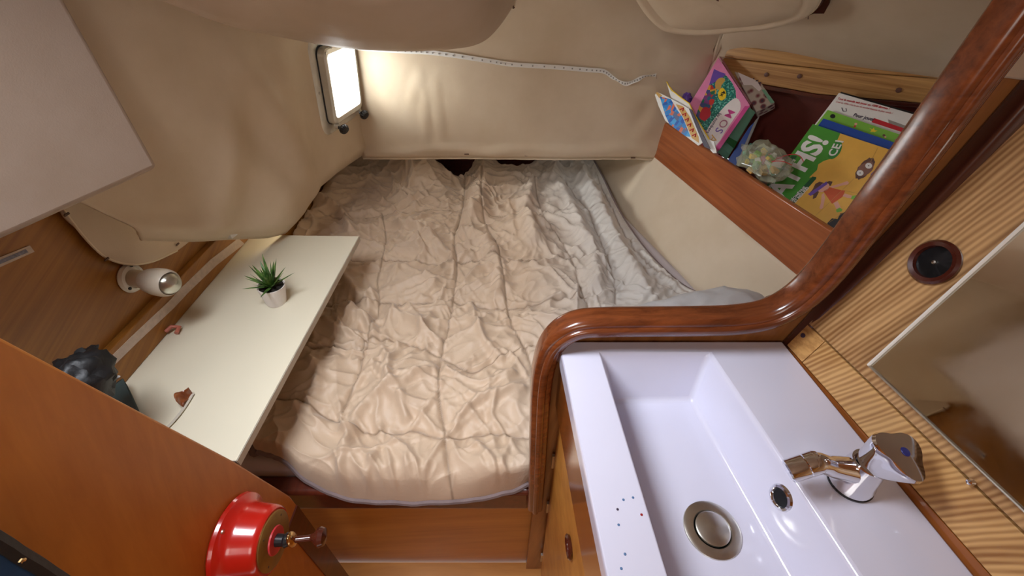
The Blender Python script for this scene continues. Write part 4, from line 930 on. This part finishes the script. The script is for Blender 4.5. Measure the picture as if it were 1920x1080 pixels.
# green tray side showing at the lower right
sq = [on3(885, 478, .003), on3(935, 520, .06), on3(700, 905, .06), on3(612, 830, .003)]
MB().prism(sq, pn3*.004).build('tray', M['mint_print'], pk, bevel=.001)
MB().prism([on3(690, 705, -.0), on3(790, 760, .03), on3(760, 815, .03), on3(680, 745, -.0)], -pn3*.0006).build('tape_flap', M['dark_green_print'], pk)
MB().prism([on3(640, 70, .0), on3(655, 72, .045), on3(905, 455, .045), on3(892, 458, .0)], (pn3.cross(B3-A3)).normalized()*-.001).build('side_wrap', M['mauve_print'], pk)
# patterned box behind
lb = thing('patterned_box', 'patterned cardboard box with worn corners behind the pink craft box', 'box')
A4 = [on3(x, y, .055) for x, y in ((705, 85), (850, 90), (1090, 440), (940, 520))]
MB().prism(A4, pn3*.07).build('carton', M['pattern'], lb, bevel=.003)
MB().prism([on3(x, y, .0545) for x, y in ((745, 95), (850, 95), (985, 330), (965, 352), (905, 300), (840, 300))], -pn3*.0004).build('cream_patch', M['light_print'], lb)
MB().prism([on3(x, y, .0545) for x, y in ((985, 340), (1010, 335), (1090, 440), (1060, 450))], -pn3*.0004).build('green_corner', M['mint_print'], lb)
for k in range(6):
    MB().tube([on3(850+k*22, 195+k*18, .0535), on3(872+k*22, 190+k*18, .0535)], .002, 5).build('printed_stroke', M['ink_print'], lb)
# blue book and grey board standing beneath
bb = thing('thin_blue_book', 'thin blue book with a grey cover edge standing beside the pink box', 'book')
bq = [on3(x, y, .06) for x, y in ((885, 640), (925, 600), (790, 955), (700, 930))]
MB().prism(bq, pn3*.01).build('cover', M['blue_print'], bb)
MB().prism([on3(x, y, .058) for x, y in ((930, 590), (970, 545), (880, 760), (800, 960), (775, 950))], pn3*.008).build('board', M['grey_card'], bb, bevel=.001)
tg = tag(MB().prism([on3(x, y, .07) for x, y in ((890, 770), (920, 775), (850, 880), (800, 960), (812, 910))], pn3*.01).build('teal_booklet', M['teal_print']), 'narrow teal booklet peeking out beside the thin blue book', 'booklet')
# magazines at the far left end
mg = thing('magazine', 'blue picture magazine leaning over the far end of the shelf front board', 'magazine')
MN = V(.80, .45, -.40).normalized(); MP = ray(*k1(110, 345))*1.86; mdd = MN.dot(MP)
def onm(x, y, off=0): return onp(*k1(x, y), MN, mdd+off)
MB().prism([onm(x, y) for x, y in ((108, 345), (150, 360), (290, 430), (410, 500), (520, 760), (470, 790), (205, 590), (150, 470))], MN*.004).build('pages', M['paper'], mg)
MB().prism([onm(x, y, -.0005) for x, y in ((160, 392), (250, 415), (300, 500), (345, 560), (410, 720), (370, 715), (240, 620), (205, 545))], -MN*.0003).build('cover_picture', M['scene_blue'], mg)
MB().prism([onm(x, y, -.0005) for x, y in ((112, 346), (150, 362), (180, 385), (158, 408))], -MN*.0003).build('orange_corner', M['ochre_print'], mg)
MB().prism([onm(x, y, -.0005) for x, y in ((290, 455), (345, 470), (405, 560), (475, 720), (478, 770), (420, 730), (350, 560))], -MN*.0003).build('cover_band', M['ochre_print'], mg)
mg2 = thing('comic', 'worn comic with yellow edges tucked behind the blue picture magazine', 'comic')
MB().prism([onm(x, y, .010) for x, y in ((210, 262), (250, 345), (330, 400), (400, 450), (450, 560), (560, 740), (600, 760), (620, 850), (590, 850), (420, 640), (300, 450), (250, 400))], MN*.006).build('pages', M['paper'], mg2)
MB().tube([onm(x, y, .009) for x, y in ((210, 262), (235, 310), (262, 345), (330, 400), (400, 450), (430, 520), (560, 740))], .0022, 6).build('yellow_edge', M['bright_yellow_print'], mg2)
MB().prism([onm(x, y, -.0045) for x, y in ((395, 490), (420, 500), (500, 680), (570, 820), (520, 800), (470, 680))], MN*.003).build('dark_cover', M['ink_print'], mg2)
for k in range(6):
    MB().tube([onm(322+k*20, 500+k*42, -.0012), onm(352+k*20, 486+k*42, -.0012), onm(346+k*20, 512+k*42, -.0012)], .0028, 5).build('title_stroke', M['red_print'], mg)
tag(blob(ray(*k1(378, 412))*1.86, (.022, .022, .022), .5, 5, 14, 8).build('plush_toy', M['purple_print']), 'dark purple lump peeking between the comic and the pink box', 'toy')
# clear bag of coloured bits
cb = thing('clear_bag', 'clear plastic bag of coloured bits lying between the pink box and the maths workbook', 'bag')
cc = ray(1435, 303)*1.50; cc.z = max(cc.z, -.70)
bfm = blob(cc, (.075, .115, .05), .40, 12, 22, 12).build('film', M['bagfilm'], cb, ang=30)
cols = ['lime_print', 'bright_yellow_print', 'mint_print', 'ochre_print', 'pink_print', 'orange_print', 'paper']
mb = MB()
for i in range(70):
    d = V(*[max(-2*w_, min(2*w_, random.gauss(0, w_))) for w_ in (.022, .034, .013)]); sz = random.uniform(.012, .026)
    mb.box(cc+d, (sz, sz*random.uniform(.5, 1.5), sz*.6), Matrix.Rotation(random.uniform(0, 3), 3, V(random.random(), random.random(), random.random()+.1).normalized()), random.choice([0, 0, 1, 2, 2, 3, 4, 5, 6]))
oo = mb.build('bits', [M[c] for c in cols], cb); oo['kind'] = 'stuff'
wr_ = cc+V(.03, -.09, .035)
tag(MB().tube(smooth([wr_+V(0, 0, .004)+V(.05*math.cos(a)-.01, .04*math.sin(a), .012*math.sin(a*2)) for a in [k*.5 for k in range(10)]], 4), .0013, 6).build('red_wire', M['red_print']), 'thin red wire loop on top of the clear plastic bag', 'wire')
# ================================================================== WASHBASIN CABINET
cab = thing('basin_cabinet', 'varnished wooden cabinet under the white washbasin', 'cabinet')
cx = lambda y: .100+.07*(.52-y)
MB().prism([V(cx(.522)+.018, .522, -1.745), V(cx(-.5)+.018, -.5, -1.745), V(.56, -.5, -1.745), V(.50, .522, -1.745)], (0, 0, 1.03)).build('carcass', M['panel'], cab)
MB().prism([V(cx(.514), .514, -1.72), V(cx(-.02), -.02, -1.72), V(cx(-.02)+.017, -.02, -1.72), V(cx(.514)+.017, .514, -1.72)], (0, 0, .965)).build('door', M['panel'], cab, bevel=.001)
MB().prism([V(cx(-.024), -.024, -1.72), V(cx(-.5), -.5, -1.72), V(cx(-.5)+.017, -.5, -1.72), V(cx(-.024)+.017, -.024, -1.72)], (0, 0, .965)).build('door', M['panel'], cab, bevel=.001)
MB().prism([V(cx(.518)-.012, .518, -.742), V(cx(-.5)-.012, -.5, -.742), V(cx(-.5)+.012, -.5, -.742), V(cx(.518)+.012, .518, -.742)], (0, 0, .158)).build('fascia', M['fascia'], cab, bevel=.002)
doors = [o for o in cab.children if o.name.startswith('door')]
hc = onp(1070, 1025, (1, .07, 0), .100+.07*.52)
MB().lathe([(.017, -.004), (.021, .0), (.023, .005), (.020, .008), (.016, .005), (.015, -.002)], hc, (-1, -.07, 0), 32, cap=False).build('finger_pull', M['brownwood'], doors[0])
for z in (-.97, -1.22, -1.60): MB().box((cx(.519)-.002, .518, z), (.006, .008, .055)).build('hinge', M['steel'], cab)
# ---- basin
bas = thing('washbasin', 'white rectangular ceramic washbasin with a slim rim', 'washbasin')
ZS, ZF = -.56, -.655
o4 = [V(.082, .522, ZS), V(.484, .522, ZS), V(.484+.117*.95, -.43, ZS), V(.082+.0705*.95, -.43, ZS)]
r4 = [V(.153, .4985, ZS), V(.343, .498, ZS), V(.343+.152*.62, -.12, ZS), V(.153+.07*.62, -.12, ZS)]
f4 = [V(.178, .462, ZF+.004), V(.326, .466, ZF+.004), V(.405, -.07, ZF+.004), V(.205, -.07, ZF+.004)]
def between(a, b, n): return [a.lerp(b, k/n) for k in range(n)]
mb = MB()
loops = [[p+V(0, 0, -.030) for p in o4], o4, r4, f4]
vs = [p for l in loops for p in l]; fs = [(i*4+j, i*4+(j+1) % 4, (i+1)*4+(j+1) % 4, (i+1)*4+j) for i in range(3) for j in range(4)]+[(12, 13, 14, 15)]
mb.add(vs, fs)
bo = mb.build('bowl', M['ceramic'], bas, bevel=.0075, seg=5, ang=60, fix=False)
bm = bmesh.new(); bm.from_mesh(bo.data); bmesh.ops.recalc_face_normals(bm, faces=bm.faces)
if sum(f.normal.z*f.calc_area() for f in bm.faces) < 0: bmesh.ops.reverse_faces(bm, faces=bm.faces)
bm.to_mesh(bo.data); bm.free(); bo.data.polygons.foreach_set('use_smooth', [True]*len(bo.data.polygons))
dr = onz(1335, 993, ZF+.004)
MB().lathe([(.024, .0), (.026, .003), (.035, .0035), (.039, .002), (.040, -.001)], dr, (0, 0, 1), 48, cap=False).build('drain_flange', M['steel'], bas)
MB().lathe([(0, .0), (.0265, .0)], dr+V(0, 0, .0006), (0, 0, 1), 32).build('drain_gap', M['black'], bas)
MB().lathe([(.0235, .0), (.0235, .004), (.021, .0052), (0, .0062)], dr+V(0, 0, .001), (0, 0, 1), 40).build('plug', M['steel'], bas)
wallR = lambda y: .343+.152*(.498-y)
ra, rb, rc_ = r4[1], r4[2], f4[1]
on_ = (rb-ra).cross(rc_-ra).normalized()
if on_.x > 0: on_ = -on_
of = onp(1465, 933, on_, on_.dot(ra))
MB().lathe([(.0105, -.010), (.0115, .002), (.0135, .0045), (.0165, .0035), (.0185, .000)], of, on_, 36, cap=False).build('overflow_ring', M['chrome'], bas)
MB().lathe([(0, 0), (.0115, 0)], of-on_*.000+on_*.0012, on_, 20).build('overflow_hole', M['black'], bas)
for i, (u, v, m_) in enumerate(((1169, 937, 'bluish_mark'), (1187, 933, 'bluish_mark'), (1203, 965, 'reddish_mark'), (1160, 984, 'bluish_mark'), (1172, 1039, 'bluish_mark'), (1165, 1066, 'bluish_mark'), (1158, 955, 'ink_print'))):
    c = onz(u, v, ZS+.0002); MB().lathe([(.0018, 0), (0, .0003)], c, (0, 0, 1), 6).build('paint_speck', M[m_], bas)
# ---- tap
tp = thing('tap', 'chrome pillar tap with a tri-lobed handle at the rear of the basin', 'tap')
tb = onz(1592, 905, ZS)
MB().lathe([(0, 0), (.0265, 0), (.027, .003)], tb+V(0, 0, .0), (0, 0, 1), 36).build('gasket', M['black'], tp)
MB().lathe([(0, .0025), (.026, .0025), (.0255, .012), (.023, .020), (.021, .040), (.019, .052), (0, .052)], tb, (0, 0, 1), 40).build('body', M['chrome'], tp)
tipp = V(.338, .262, -.507)
spt = smooth([tb+V(0, 0, .030), tb+V(-.020, .0, .036), tb+V(-.048, -.0015, .047), tb+V(-.068, -.003, .058), tb+V(-.080, -.004, .060)], 6)
MB().tube(spt, [.018-.0055*min(1, i/14) for i in range(len(spt))], 20).build('spout', M['chrome'], tp, ang=60)
ad = V(-.80, -.10, -.42).normalized(); ac = tb+V(-.070, -.003, .061)
MB().lathe([(0, -.004), (.0125, -.002), (.0140, .002), (.0140, .014), (.0132, .0150), (.0138, .016), (.0138, .036), (.0115, .0375), (0, .036)], ac, ad, 32).build('aerator', M['chrome'], tp)
ax = V(.18, -.22, 1).normalized(); hb = tb+V(.002, 0, .050)
MB().lathe([(0, 0), (.017, 0), (.019, .004), (.0225, .016), (.0270, .034), (.0285, .042), (.0270, .0455), (.0255, .0458), (0, .049)], hb, ax, 60, lobe=lambda th, h: (.02+.16*min(1, max(0, h/.04)))*math.cos(3*th+.6)).build('handle', M['chrome'], tp, ang=40)
MB().lathe([(.0055, 0), (.005, .0008), (0, .001)], hb+ax*.0485, ax, 20).build('cold_dot', M['navy_dot'], tp)
# ================================================================== MIRROR and round finger pull on the leaning wall
mi = thing('mirror', 'clouded frameless mirror fixed to the veneered side at the right', 'mirror')
MN_ = V(1, .05, -.35); MO = onw(1630, 685, .030); md_ = MN_.dot(MO)
mA, mB_, mC = onp(1630, 685, MN_, md_), onp(1990, 360, MN_, md_), onp(2010, 1040, MN_, md_)
mD = mB_+mC-mA
MB().prism([mA, mB_, mD, mC], wn*.006).build('glass', M['mirror'], mi)
MB().tube([mA-wn*.002, mB_-wn*.002], .0022, 6).build('bevel', M['white'], mi)
MB().tube([mA-wn*.002, mC-wn*.002], .0014, 6).build('bevel', M['steel'], mi)
MB().lathe([(0, 0), (.004, 0), (.003, .005), (0, .006)], onw(1822, 904, .013), -wn, 12).build('clip', M['chrome'], mi)
rp = onw(1753, 492, .0095)
rpo = thing('round_pull', 'dark brown round finger pull set in the ash veneer above the mirror', 'finger pull')
MB().lathe([(.021, -.001), (.029, .0), (.0295, .004), (.0265, .0075), (.0215, .006), (.0205, .001)], rp, -wn, 40, cap=False).build('ring', M['brownwood'], rpo)
MB().lathe([(0, .0005), (.0215, .0005)], rp, -wn, 32).build('recess', M['black'], rpo)
MB().lathe([(.003, .0006), (.0025, .003), (0, .0035)], rp, -wn, 12).build('screw', M['steel'], rpo)
# brown bit peeping over the trim
tag(blob(onz(1447, 566, -.90), (.022, .022, .02), .2, 9, 16, 10).build('cup_rim', M['brownwood']), 'dark brown rounded bit peeping over the varnished trim', 'cup')
# ================================================================== finish: origins at the base of each thing, raise the room
bpy.context.view_layer.update()
for o in list(C.objects):
    if o.parent is None and o.type in ('MESH', 'EMPTY'):
        ms = [o]+list(o.children_recursive); ms = [m for m in ms if m.type == 'MESH' and len(m.data.vertices)]
        lo = [1e9]*3; hi = [-1e9]*3
        for m in ms:
            a = np.empty(len(m.data.vertices)*3, np.float32); m.data.vertices.foreach_get('co', a); a = a.reshape(-1, 3)
            lo = np.minimum(lo, a.min(0)); hi = np.maximum(hi, a.max(0))
        c = Vector(((lo[0]+hi[0])/2, (lo[1]+hi[1])/2, lo[2]))
        for m in ms: m.data.transform(Matrix.Translation(-c))
        o.location = c
for o in C.objects:
    if o.parent is None: o.location.z += CAMH
bpy.context.view_layer.update()
